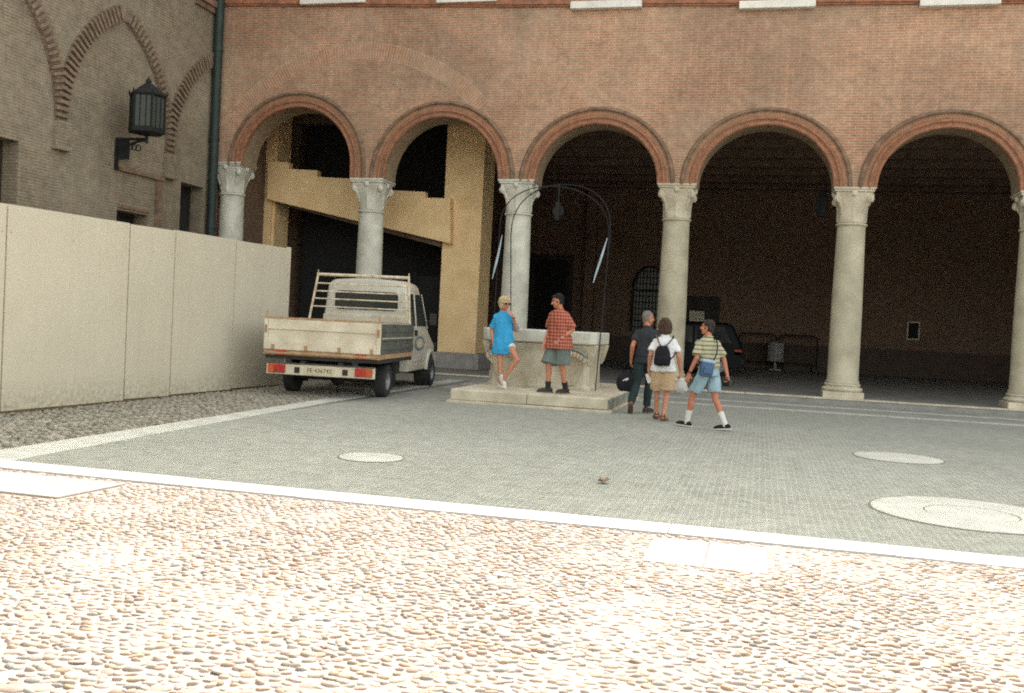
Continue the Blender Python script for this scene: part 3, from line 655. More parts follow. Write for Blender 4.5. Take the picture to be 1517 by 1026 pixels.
mb = MB(); mb.tube([(0, 0, 4.4), (0, 0, 3.95)], .016, 6); mb.lathe([(.04, -.04), (.11, -.05), (.12, -.03), (.08, 0), (.12, .03), (.11, .05), (.04, .04)], (0, 0, 0), 20, Matrix.Translation((0, 0, 3.8)) @ Matrix.Rotation(PI / 2, 4, 'X'))
mb.box(-.04, .04, -.09, -.07, 3.62, 4.0); mb.box(-.04, .04, .07, .09, 3.62, 4.0); mb.build('pulley', M['iron'], ir, smooth=35)

# ------------------------------------------------------------------ round stones let into the paving, litter
for nm, x, y, r, lab in (('stone_disc', -4.2, 10.52, .36, 'small plain pale stone disc set in the brick paving, left of centre'),
                         ('stone_disc', 1.92, 14.6, .58, 'middling pale stone disc in the paving, beyond the large ringed one')):
    o = thing(nm, lab, 'stone disc', (x, y, 0), group='pale stone discs in the paving'); mb = MB(); mb.lathe([(0, -.03), (r, -.03), (r, .004), (r - .01, .006), (0, .006)], (0, 0, 0), 48); mb.build('disc', M['strip'], o, smooth=30)
    mb = MB(); mb.lathe([(r + .002, -.02), (r + .025, -.02), (r + .02, .001), (r + .002, .001)], (0, 0, 0), 48); mb.build('joint', M['sand_dark'], o)
t = thing('well_cover', 'large pale stone disc with an inner ringed lid, nearest the kerb', 'cover', (2.02, 10.2, 0))
mb = MB(); mb.lathe([(.425, -.03), (.9, -.03), (.9, .005), (.885, .008), (.43, .008), (.425, -.004)], (0, 0, 0), 64); mb.build('ring', M['strip'], t, smooth=30)
mb = MB(); mb.lathe([(0, -.03), (.41, -.03), (.41, .004), (.40, .007), (.2, .009), (0, .007)], (.0, 0, 0), 48); mb.build('lid', M['strip'], t, smooth=30)
mb = MB(); mb.lathe([(.902, -.02), (.93, -.02), (.925, .001), (.902, .001)], (0, 0, 0), 64); mb.build('joint', M['sand_dark'], t)
mb = MB(); mb.lathe([(.40, -.02), (.44, -.02), (.44, -.01), (.40, -.01)], (0, 0, 0), 48); mb.build('groove', M['hoard_edge'], t)
lf = MB(); rg = random.Random(5)
for k in range(6):
    a = k * 1.05; L = rg.uniform(.05, .1); d = Vector((math.cos(a), math.sin(a), 0)); u = Vector((-d.y, d.x, 0)); p = [Vector((0, 0, .005)), d * L * .5 + u * .025 + Vector((0, 0, .03)), d * L + Vector((0, 0, rg.uniform(.01, .05))), d * L * .5 - u * .025 + Vector((0, 0, .022))]
    lf.loft([[q for q in p], [q + Vector((0, 0, .003)) for q in p]])
o = lf.build('dry_leaf', plain('dry_leaf_brown', (.16, .11, .06), .9, var=.5, scale=30)); o.location = (-1.5, 10.15, .003); tag(o, 'crumpled brown dry leaf alone on the brick paving', 'leaf')

# ------------------------------------------------------------------ pickup
M['van'] = plain('faded_cream_paint', (.60, .585, .515), .35, var=.08, scale=1.2, bmp=.03, bscale=8, tint=(.47, .42, .32))
M['van_bed'] = plain('bed_side_grey', (.095, .1, .088), .6, var=.3, scale=3, bmp=.1)
M['tail_cream'] = plain('tailgate_cream', (.68, .62, .49), .5, var=.12, scale=2.6, bmp=.05, tint=(.54, .46, .33))
M['rust'] = plain('rusty_steel', (.24, .12, .055), .85, var=.5, scale=9, bmp=.3, tint=(.45, .33, .2))
M['rack'] = plain('chipped_rack_paint', (.62, .57, .44), .6, var=.3, scale=7, bmp=.2, tint=(.42, .29, .16))
M['rubber'] = plain('rubber', (.025, .025, .026), .85, var=.3, bmp=.3)
M['wheel'] = plain('wheel_steel', (.28, .29, .29), .5, .5, var=.25)
M['chassis'] = plain('chassis_black', (.03, .028, .025), .8, var=.4)
M['red_lens'] = plain('red_lens', (.42, .03, .018), .2, var=.2, scale=12, bmp=0)
M['orange_lens'] = plain('orange_lens', (.5, .1, .02), .2, var=.2, bmp=0)
M['plate'] = plain('plate_cream', (.6, .52, .36), .5, var=.05)
M['ink'] = plain('dark_lettering', (.05, .04, .035), .6, var=.05, bmp=0)
M['emblem'] = plain('emblem_grey', (.2, .22, .22), .6, var=.2, scale=20)
M['glass'] = glass('window_glass', (.03, .034, .032), .06)
vn = thing('pickup_truck', 'cream flatbed pickup with rusty ladder rack parked beside the hoarding', 'pickup', (-8.17, 18.5, 0), R(6.5))
def wheel(mbx, x, y, sx, dual=False):
    pass
W_ = [(-.93, 0), (.92, 0), (-.95, 4.02), (.95, 4.02)]
for x, y in W_:
    s = 1 if x > 0 else -1; Mx = Matrix.Translation((x, y, .33)) @ Matrix.Rotation(s * PI / 2, 4, 'Y')
    mb = MB(); mb.lathe([(.2, -.11), (.29, -.115), (.325, -.1), (.335, -.07), (.335, .07), (.325, .1), (.29, .115), (.2, .11), (.19, 0)], (0, 0, 0), 32, Mx); ty = mb.build('wheel', M['rubber'], vn, smooth=35)
    mb = MB(); mb.lathe([(0, .03), (.07, .03), (.08, .08), (.1, .06), (.15, .03), (.185, .04), (.2, .1), (.215, .1), (.21, -.08), (0, -.08)], (0, 0, 0), 28, Mx)
    mb.build('rim', M['wheel'], ty, smooth=35)
    if False:
        mb = MB(); mb.lathe([(.2, -.11), (.29, -.115), (.335, -.07), (.335, .07), (.29, .115), (.2, .11)], (0, 0, 0), 28, Matrix.Translation((x - s * .26, y, .33)) @ Matrix.Rotation(s * PI / 2, 4, 'Y')); mb.build('tyre', M['rubber'], ty, smooth=35)
YT, YH = -1.12, 1.54     # tailgate, headboard
HW = 1.14
mb = MB(); mb.box(-.42, -.32, YT + .05, 4.4, .5, .68); mb.box(.32, .42, YT + .05, 4.4, .5, .68); mb.tube([(-.9, 0, .33), (.9, 0, .33)], .06, 8); mb.ell((0, 0, .33), .16)
for y in (-.9, -.3, .5, 1.3, 2.2): mb.box(-.32, .32, y, y + .08, .53, .63)
mb.box(-HW + .02, HW - .02, YT + .04, YH, .7, .79); mb.tube([(-.2, -.6, .42), (-.2, 1.5, .42)], .09, 10); mb.box(.45, .9, .5, 1.4, .4, .68); mb.tube([(.62, -.95, .38), (.6, -.3, .42), (.55, .4, .44)], .035, 8)
mb.box(-.85, -.45, .5, 1.3, .42, .68); mb.box(-.9, .9, 3.6, 4.4, .3, .5)
mb.build('chassis', M['chassis'], vn)
mb = MB(); mb.box(-HW, HW, YT - .005, YT + .035, .77, .865); mb.tube([(-HW + .05, YT - .012, .81), (HW - .05, YT - .012, .81)], .03, 6); mb.build('bed_edge', M['rust'], vn, bevel=.006)
for x in (-.78, .78): 
    mb = MB(); mb.box(x - .11, x + .11, YT - .03, YT - .006, .775, .86); mb.build('marker_light', M['red_lens'], vn, bevel=.01)
mb = MB(); z0, z1 = .875, 1.46; fr = .075
mb.box(-HW, HW, YT + .012, YT + .04, z0, z1)
mb.box(-HW, -HW + fr, YT - .02, YT + .011, z0, z1); mb.box(HW - fr, HW, YT - .02, YT + .011, z0, z1); mb.box(-HW + fr, HW - fr, YT - .02, YT + .011, z1 - .2, z1); mb.box(-HW + fr, HW - fr, YT - .02, YT + .011, z0, z0 + .17)
tg = mb.build('tailgate', M['tail_cream'], vn, bevel=.008)
mb = MB(); mb.box(-HW, HW, YT - .024, YT + .045, z1 + .001, z1 + .035); mb.box(-HW + .03, -HW + .05, YT, YT + .02, z1 + .035, z1 + .16); mb.box(HW - .05, HW - .03, YT, YT + .02, z1 + .035, z1 + .16); mb.build('rail', M['rust'], tg)
for s in (-1, 1):
    mb = MB(); xa, xb = sorted((s * HW, s * (HW - .035))); mb.box(xa, xb, YT + .045, YH, z0, z1 - .01)
    for zz in (1.0, 1.17, 1.34): 
        xa2, xb2 = sorted((s * (HW + .001), s * (HW + .014))); mb.box(xa2, xb2, YT + .06, YH - .02, zz - .045, zz + .045)
    sp = mb.build('side_board', M['van_bed'], vn, bevel=.008)
    mb = MB(); xa2, xb2 = sorted((s * (HW + .015), s * (HW + .022))); mb.box(xa2, xb2, YT + .05, YH - .02, 1.165, 1.19); mb.build('stripe', M['emblem'] if False else M['van'], sp)
    mb = MB(); xa2, xb2 = sorted((s * HW, s * (HW - .05))); mb.box(xa2, xb2, YT + .045, YH, .78, .868); mb.build('edge_rail', M['rust'], sp)
mb = MB()
for x in (-.95, -.3, .35, .98): mb.box(x - .03, x + .03, YT - .035, YT - .021, .875, .97)
for s in (-1, 1): mb.box(s * (HW - .04) - .022, s * (HW - .04) + .022, YT - .04, YT - .021, 1.2, 1.34)
mb.build('hinges', M['rust'], tg)
for s in (-1, 1): mb = MB(); mb.box(s * .92 - .15, s * .92 + .15, .42, .44, .2, .68); mb.build('mudflap', M['rubber'], vn)
# underrun bar with lamps and plate
mb = MB(); mb.box(-1.06, 1.06, YT - .03, YT + .03, .40, .63); bp = mb.build('bumper', M['tail_cream'], vn, bevel=.012)
mb = MB(); mb.box(-1.06, 1.06, YT - .05, YT - .031, .612, .63); mb.box(-1.06, 1.06, YT - .05, YT - .031, .40, .412); mb.box(-.5, -.4, YT - .045, YT - .031, .45, .56); mb.box(.44, .54, YT - .045, YT - .031, .45, .56); mb.box(-.7, -.6, YT + .04, YT + .1, .5, .79); mb.box(.6, .7, YT + .04, YT + .1, .5, .79); mb.build('bracket', M['chassis'], bp)
for s in (-1, 1):
    mb = MB(); mb.box(s * .85 - .17, s * .85 + .17, YT - .065, YT - .031, .44, .6); lm = mb.build('tail_lamp', M['red_lens'], vn, bevel=.012)
    mb = MB(); mb.box(s * .96 - .055, s * .96 + .055, YT - .069, YT - .0655, .45, .59); mb.build('indicator', M['orange_lens'], lm)
mb = MB(); mb.box(-.3, .28, YT - .04, YT - .031, .44, .575); pl_ = mb.build('number_plate', M['plate'], vn)
def text_mesh(s, size, name, mat, parent, mtx, ext=.001):
    cu = bpy.data.curves.new(name, 'FONT'); cu.body = s; cu.size = size; cu.extrude = ext; cu.align_x = 'CENTER'; cu.align_y = 'CENTER'
    tmp = bpy.data.objects.new('t', cu); COL.objects.link(tmp); dg = bpy.context.evaluated_depsgraph_get()
    me = bpy.data.meshes.new_from_object(tmp.evaluated_get(dg)); bpy.data.objects.remove(tmp); me.materials.clear(); me.materials.append(mat); me.name = name; me.transform(mtx)
    o = bpy.data.objects.new(name, me); COL.objects.link(o); o.parent = parent; return o
text_mesh('FE\u00b7436742', .115, 'lettering', M['ink'], pl_, Matrix.Translation((-.01, YT - .042, .507)) @ Matrix.Rotation(PI / 2, 4, 'X'))
# ladder rack behind the cab
zt = 2.44
for s in (-1, 1): mb = MB(); mb.tube([(s * 1.1, YH - .25, 1.47), (s * 1.0, YH - .08, zt)], .026, 8); mb.tube([(s * 1.0, YH - .08, zt), (s * 1.0, YH - .08, zt + .1)], .012, 6); mb.build('rack_post', M['rack'], vn)
mb = MB(); mb.tube([(-1.02, YH - .08, zt), (1.02, YH - .08, zt)], .034, 8)
for z in (1.75, 1.92, 2.08, 2.25):
    t = (z - 1.47) / (zt - 1.47); xx = 1.1 - .1 * t; yy = YH - .25 + .17 * t; mb.tube([(-xx, yy, z), (xx, yy, z)], .017, 6)
mb.build('rack_bar', M['rack'], vn, smooth=True)
# cab
def cab_ring(y, zr, hr, hb, zb=.42, zw=1.38):
    P = [(-hb * .96, zb), (-hb, zb + .2), (-hb, zw - .25), (-hb * .985, zw)]
    n = 6
    top = []
    for k in range(n + 1):
        a = PI / 2 * k / n; top.append((-(hr - .22) - .22 * math.cos(a), zr - .2 + .2 * math.sin(a)))
    P += top + [(-hr * .4, zr + .025)]
    return [Vector((x, y, z)) for x, z in P] + [Vector((-x, y, z)) for x, z in reversed(P)]
mb = MB()
mb.loft([cab_ring(1.80, 2.30, .84, .97), cab_ring(1.84, 2.37, .88, .99), cab_ring(2.4, 2.40, .89, .99), cab_ring(3.0, 2.38, .88, .99), cab_ring(3.25, 2.28, .85, .985), cab_ring(3.75, 1.72, .90, .98, zw=1.3), cab_ring(4.0, 1.48, .90, .975, zw=1.12), cab_ring(4.7, 1.22, .86, .93, zw=.95), cab_ring(4.85, 1.05, .8, .88, zw=.8), cab_ring(4.9, .8, .75, .84, zw=.6)])
cab = mb.build('cab', M['van'], vn, smooth=32, bevel=0)
mb = MB(); mb.box(-.9, .9, 1.75, 1.805, 1.3, 1.62); mb.box(-.94, .94, 1.735, 1.749, 1.47, 1.6); mb.build('rear_panel', M['tail_cream'], cab, bevel=.01)
def rrect(w, h, r, n=5):
    P = []
    for cx, cz, a0 in ((w - r, h - r, 0), (-w + r, h - r, PI / 2), (-w + r, -h + r, PI), (w - r, -h + r, 1.5 * PI)):
        for k in range(n + 1): a = a0 + PI / 2 * k / n; P.append((cx + r * math.cos(a), cz + r * math.sin(a)))
    return P
mb = MB(); mb.prism([(x, z + 1.925) for x, z in rrect(.70, .2, .08)], 1.775, 1.81, 'y'); rw = mb.build('rear_window', M['chassis'], cab)
mb = MB(); mb.prism([(x, z + 1.925) for x, z in rrect(.665, .17, .06)], 1.765, 1.774, 'y'); mb.build('pane', M['glass'], rw)
# side windows follow the leaning cab side, set a few mm proud
def side_poly(s, P, off):
    def X(y, z):
        # straight between belt (.975 at 1.38) and roof edge (~.885 at 2.18)
        t = max(0, (z - 1.38) / .8); return .977 - .095 * t + off
    return [Vector((s * X(y, z), y, z)) for y, z in P]
def side_panel(mb, s, P, o0, o1): mb.loft([side_poly(s, P, o0), side_poly(s, P, o1)])
for s in (-1, 1):
    dr_P = [(2.08, .62), (3.32, .62), (3.55, 1.0), (3.62, 1.36), (3.14, 2.14), (2.08, 2.16)]
    mb = MB(); side_panel(mb, s, [(2.02, 1.34), (2.6, 1.34), (2.6, 2.17), (2.02, 2.17)], 0, .012); 
    dd = MB(); dd.loft([[Vector((s * (.985 + o), y, z)) for y, z in ((2.1, .62), (3.28, .62), (3.42, 1.0), (3.55, 1.32), (2.1, 1.34))] for o in (0, .012)]); door = dd.build('door', M['van'], vn, bevel=.006)
    mb = MB(); side_panel(mb, s, [(2.02, 1.42), (2.36, 1.42), (2.36, 2.12), (2.08, 2.12)], -.01, .012); mb.build('quarter_window', M['glass'], cab)
    mb = MB(); side_panel(mb, s, [(2.46, 1.42), (3.5, 1.42), (3.16, 2.12), (2.46, 2.12)], -.01, .012); mb.build('window', M['glass'], door)
    mb = MB(); side_panel(mb, s, [(2.42, 1.37), (2.46, 1.37), (2.46, 2.16), (2.42, 2.16)], 0, .022); mb.build('pillar', M['van'], cab); mb = MB(); side_panel(mb, s, [(3.52, 1.37), (3.58, 1.37), (3.21, 2.14), (3.15, 2.14)], 0, .022); mb.build('pillar', M['van'], cab)
    mb = MB(); mb.loft([[Vector((s * (.998 + o), 2.36 + .12 * a, 1.27 + .06 * b)) for a, b in ((-1, -1), (1, -1), (1, 1), (-1, 1))] for o in (0, .02)]); mb.build('handle', M['chassis'], door)
    mb = MB(); mb.prism([(2.78 + .5 * math.cos(2 * PI * k / 30), 1.03 + .165 * math.sin(2 * PI * k / 30)) for k in range(30)], *sorted((s * .999, s * 1.006)), axis='x'); em = mb.build('emblem', M['emblem'], door)
    mb = MB(); mb.prism([(2.78 + .35 * math.cos(2 * PI * k / 30), 1.03 + .105 * math.sin(2 * PI * k / 30)) for k in range(30)], *sorted((s * 1.0065, s * 1.01)), axis='x'); mb.build('emblem_field', M['tail_cream'], em)
    mb = MB(); mb.tube([(s * .95, 3.45, 1.5), (s * 1.08, 3.5, 1.56)], .016, 6); mb.box(*sorted((s * 1.05, s * 1.2)), 3.48, 3.54, 1.45, 1.72); mb.build('mirror', M['chassis'], cab, bevel=.02)
    # wheel arch
    mb = MB(); pth = [(s * .985, 4.02 + .45 * math.cos(t), .36 + .47 * math.sin(t)) for t in np.linspace(.12, PI - .1, 16)]; mb.tube(pth, .05, 8); mb.build('wheel_arch', M['van'], cab, smooth=True)
    mb = MB(); mb.prism([(4.02 + .42 * math.cos(t), .36 + .44 * math.sin(t)) for t in np.linspace(0, 2 * PI, 24)[:-1]], *sorted((s * .70, s * .992)), axis='x'); mb.build('wheel_well', M['chassis'], cab)
    mb = MB(); mb.box(*sorted((s * .55, s * .93)), 4.86, 4.92, .82, 1.0); mb.build('headlight', M['glass'], cab, bevel=.01)
mb = MB(); mb.box(-.9, .9, 4.82, 4.98, .38, .6); mb.build('front_bumper', M['chassis'], cab, bevel=.03)
mb = MB(); mb._add([(-.78, 3.33, 2.24), (.78, 3.33, 2.24), (.82, 3.78, 1.75), (-.82, 3.78, 1.75), (-.78, 3.30, 2.2), (.78, 3.30, 2.2), (.82, 3.74, 1.70), (-.82, 3.74, 1.70)], [(0, 1, 2, 3), (7, 6, 5, 4), (0, 4, 5, 1), (1, 5, 6, 2), (2, 6, 7, 3), (3, 7, 4, 0)]); mb.build('windscreen', M['glass'], cab)

# ------------------------------------------------------------------ things in the dark of the loggia
M['car_paint'] = plain('dark_car_paint', (.008, .01, .011), .5, var=.2, bmp=0, spec=.12)
cr = thing('parked_car', 'dark estate car parked deep in the loggia behind the striped shirt man', 'car', (-2.55, 35.0, .146))
prof = [(-1.95, .3), (-1.98, .62), (-1.85, .82), (-1.0, .98), (-.45, 1.62), (.0, 1.75), (1.35, 1.78), (1.6, 1.7), (1.88, 1.12), (1.95, .9), (1.95, .35)]
def cring(s): 
    return [Vector((x, s, z)) for x, z in prof]
mb = MB(); rings = []
for y, k in ((-.84, .9), (-.82, .97), (-.7, 1), (0, 1.02), (.7, 1), (.82, .97), (.84, .9)):
    rings.append([Vector((x * (1 if z < 1 else (.985 if abs(y) > .75 else 1)), y * (1 if z < 1.0 else .86), .3 + (z - .3) * k)) for x, z in prof])
mb.loft(rings); body = mb.build('body', M['car_paint'], cr, smooth=30)
for x in (-1.2, 1.25):
    for y in (-.78, .78):
        Mx = Matrix.Translation((x, y, .31)) @ Matrix.Rotation(PI / 2, 4, 'X'); mb = MB(); mb.lathe([(0, -.09), (.28, -.1), (.31, -.07), (.31, .07), (.28, .1), (0, .09)], (0, 0, 0), 24, Mx); w = mb.build('wheel', M['rubber'], cr, smooth=30)
        mb = MB(); mb.lathe([(0, -.105), (.18, -.105), (.18, .105), (0, .105)], (0, 0, 0), 16, Mx); mb.build('rim', M['wheel'], w)
mb = MB(); mb.prism([(-.75, 1.1), (-.35, 1.58), (.3, 1.64), (.3, 1.1)], -.86, -.76, 'y'); mb.prism([(.38, 1.1), (.38, 1.64), (1.35, 1.66), (1.6, 1.12)], -.86, -.76, 'y'); mb.build('window', M['glass'], cr)
mb = MB(); mb.box(1.7, 1.955, -.84, -.6, .72, .92); mb.box(1.7, 1.955, .6, .84, .72, .92); mb.build('tail_light', M['red_lens'], cr, bevel=.02)
mb = MB(); mb.box(1.5, 2.03, -.83, .83, .4, .62); mb.build('bumper', M['rubber'], cr, bevel=.04)
lb = thing('litter_bin', 'pale slatted litter bin on a foot in the dark loggia', 'bin', (.62, 43.1, .146))
mb = MB()
for k in range(14): a = 2 * PI * k / 14; mb.box(-.065, .065, .30, .325, .38, 1.1, Matrix.Rotation(a, 4, 'Z'))
mb.build('slats', M['istrian_grey'], lb); mb = MB(); mb.lathe([(0, .4), (.29, .4), (.295, 1.05), (.27, 1.05), (.26, .45), (0, .45)], (0, 0, 0), 20); mb.build('liner', M['rubber'], lb)
mb = MB(); mb.lathe([(0, 0), (.28, 0), (.28, .06), (.06, .08), (.06, .4), (0, .4)], (0, 0, 0), 20); mb.build('stand', M['istrian_grey'], lb); mb = MB(); mb.lathe([(.30, 1.08), (.35, 1.1), (.33, 1.15), (.05, 1.25), (0, 1.25)], (0, 0, 0), 20); mb.build('lid', M['istrian_grey'], lb)
for k, x in enumerate((-.9, .75)):
    br = thing('metal_barrier', ('black tubular barrier nearest the parked car' if k == 0 else 'black tubular barrier nearest the fourth column, behind the litter bin'), 'barrier', (x, 43.5, .146), group='barriers along the back wall')
    mb = MB(); w = 1.55; r = .2
    P = [(0, 0, .15), (0, 0, 1.3)] + [(r - r * math.cos(t), 0, 1.3 + r * math.sin(t)) for t in np.linspace(.3, PI / 2, 5)] + [(w - r + r * math.sin(t), 0, 1.3 + r * math.cos(t)) for t in np.linspace(0, PI / 2 - .3, 5)] + [(w, 0, 1.3), (w, 0, .15)]
    mb.tube(P, .03, 8); mb.tube([(0, 0, .32), (w, 0, .32)], .022, 6)
    for xx in (.2, w - .2): mb.tube([(xx, -.3, 0), (xx, 0, .3), (xx, .3, 0)], .022, 6)
    mb.build('frame', M['iron'], br)
    mb = MB()
    for j in range(1, 12): mb.tube([(w * j / 12, 0, .32), (w * j / 12, 0, 1.48)], .008, 5)
    mb.build('bars', M['iron'], br)
hl = thing('hanging_lantern', 'small black lantern hanging behind the fifth column capital', 'lantern', (1.36, 27.2, 4.75))
mb = MB(); mb.loft([hexring(.1, 0), hexring(.17, .1), hexring(.2, .5), hexring(.08, .66)]); mb.build('body', M['iron'], hl); mb = MB(); mb.tube([(0, 0, .66), (0, 0, 3.19)], .012, 6); mb.build('rod', M['iron'], hl)
# ------------------------------------------------------------------ people
def skin_mat():
    m, nt, b = new_mat('skin'); a = N(nt, 'ShaderNodeAttribute'); a.attribute_name = 'Col'
    c = mixc(nt, 1.0, a.outputs[0], ramp(nt, noise_n(nt, coord(nt), 25, 4), [(.3, (.86, .83, .82)), (.7, (1.1, 1.06, 1.04))]), 'MULTIPLY')
    nt.links.new(c, b.inputs['Base Color']); b.inputs['Roughness'].default_value = .55; b.inputs['Subsurface Weight'].default_value = .08; b.inputs['Subsurface Radius'].default_value = (.02, .008, .004)
    return m
M['skin'] = skin_mat()
def cloth(name, col, var=.15, weave=220):
    m, nt, b = new_mat(name); o = coord(nt); c = ramp(nt, noise_n(nt, o, 7, 5), [(.3, tuple(q * (1 - var) for q in col)), (.7, tuple(min(1, q * (1 + var)) for q in col))])
    nt.links.new(c, b.inputs['Base Color']); b.inputs['Roughness'].default_value = .9; b.inputs['Specular IOR Level'].default_value = .2
    bump(nt, b, mth(nt, 'ADD', noise_n(nt, o, weave, 2), mth(nt, 'MULTIPLY', noise_n(nt, mapping(nt, o, (1, 1, .5)), 14, 4), 2.0)), .35, .006); return m
def stripes(nt, sock, freq, width, off=0.0):
    return mth(nt, 'LESS_THAN', mth(nt, 'FRACT', mth(nt, 'ADD', mth(nt, 'MULTIPLY', sock, freq), 50.0 + off)), width)
def plaid():
    m, nt, b = new_mat('plaid_cotton'); o = coord(nt); s = N(nt, 'ShaderNodeSeparateXYZ'); nt.links.new(o, s.inputs[0])
    h = mth(nt, 'ADD', s.outputs[1], mth(nt, 'MULTIPLY', s.outputs[0], .6))
    c = mixc(nt, mth(nt, 'MULTIPLY', stripes(nt, s.outputs[2], 17, .34), .65), (.50, .105, .055), (.085, .03, .035))
    c = mixc(nt, mth(nt, 'MULTIPLY', stripes(nt, h, 19, .34), .55), c, (.085, .03, .04))
    c = mixc(nt, mth(nt, 'MULTIPLY', stripes(nt, s.outputs[2], 17, .1, .45), .6), c, (.62, .36, .22)); c = mixc(nt, mth(nt, 'MULTIPLY', stripes(nt, h, 19, .1, .45), .6), c, (.6, .32, .2))
    nt.links.new(c, b.inputs['Base Color']); b.inputs['Roughness'].default_value = .9; bump(nt, b, noise_n(nt, o, 14, 5), .4, .01); return m
def striped_polo():
    m, nt, b = new_mat('striped_jersey'); o = coord(nt); s = N(nt, 'ShaderNodeSeparateXYZ'); nt.links.new(o, s.inputs[0])
    z = mth(nt, 'ADD', s.outputs[2], mth(nt, 'MULTIPLY', noise_n(nt, o, 6, 2), .02))
    c = mixc(nt, stripes(nt, z, 15, .28), (.40, .37, .22), (.15, .125, .095)); c = mixc(nt, stripes(nt, z, 15, .22, .4), c, (.43, .43, .33))
    nt.links.new(c, b.inputs['Base Color']); b.inputs['Roughness'].default_value = .9; bump(nt, b, noise_n(nt, o, 14, 5), .4, .01); return m

def remeshed(mb, name, mats, parent, voxel=.011, smooth=3, wr=0, wscale=9, colfn=None, post=None):
    tmp = mb.build('tmp', [], None); m = tmp.modifiers.new('r', 'REMESH'); m.mode = 'VOXEL'; m.voxel_size = voxel; m.use_smooth_shade = True
    if smooth: k = tmp.modifiers.new('s', 'SMOOTH'); k.factor = .5; k.iterations = smooth
    dg = bpy.context.evaluated_depsgraph_get(); me = bpy.data.meshes.new_from_object(tmp.evaluated_get(dg)); old = tmp.data
    bpy.data.objects.remove(tmp); bpy.data.meshes.remove(old); me.name = name
    me.materials.clear()
    for q in (mats if isinstance(mats, (list, tuple)) else [mats]): me.materials.append(q)
    n = len(me.vertices); co = np.zeros(n * 3); me.vertices.foreach_get('co', co); co = co.reshape(-1, 3)
    if wr:
        no = np.zeros(n * 3); me.vertices.foreach_get('normal', no); no = no.reshape(-1, 3)
        d = np.array([noise.noise(Vector((p[0] * wscale, p[1] * wscale, p[2] * wscale * .55))) + .5 * noise.noise(Vector((p[0] * wscale * 2.3 + 7, p[1] * wscale * 2.3, p[2] * wscale * 1.1))) for p in co])
        d = d + .8 * np.array([noise.noise(Vector((p[0] * 17, p[1] * 17, p[2] * 3.2))) for p in co]) + .9 * np.maximum(0, np.array([noise.noise(Vector((p[0] * 4 + 9, p[1] * 4, p[2] * 13 + 4 * p[0]))) for p in co]))
        co = co + no * (d * wr)[:, None]
    if post: co = post(co)
    me.vertices.foreach_set('co', co.reshape(-1)); me.update()
    if colfn:
        ca = me.color_attributes.new('Col', 'FLOAT_COLOR', 'POINT'); C4 = np.ones((n, 4)); C4[:, :3] = colfn(co); ca.data.foreach_set('color', C4.reshape(-1))
    me.polygons.foreach_set('use_smooth', [True] * len(me.polygons))
    o = bpy.data.objects.new(name, me); COL.objects.link(o); o.parent = parent; return o

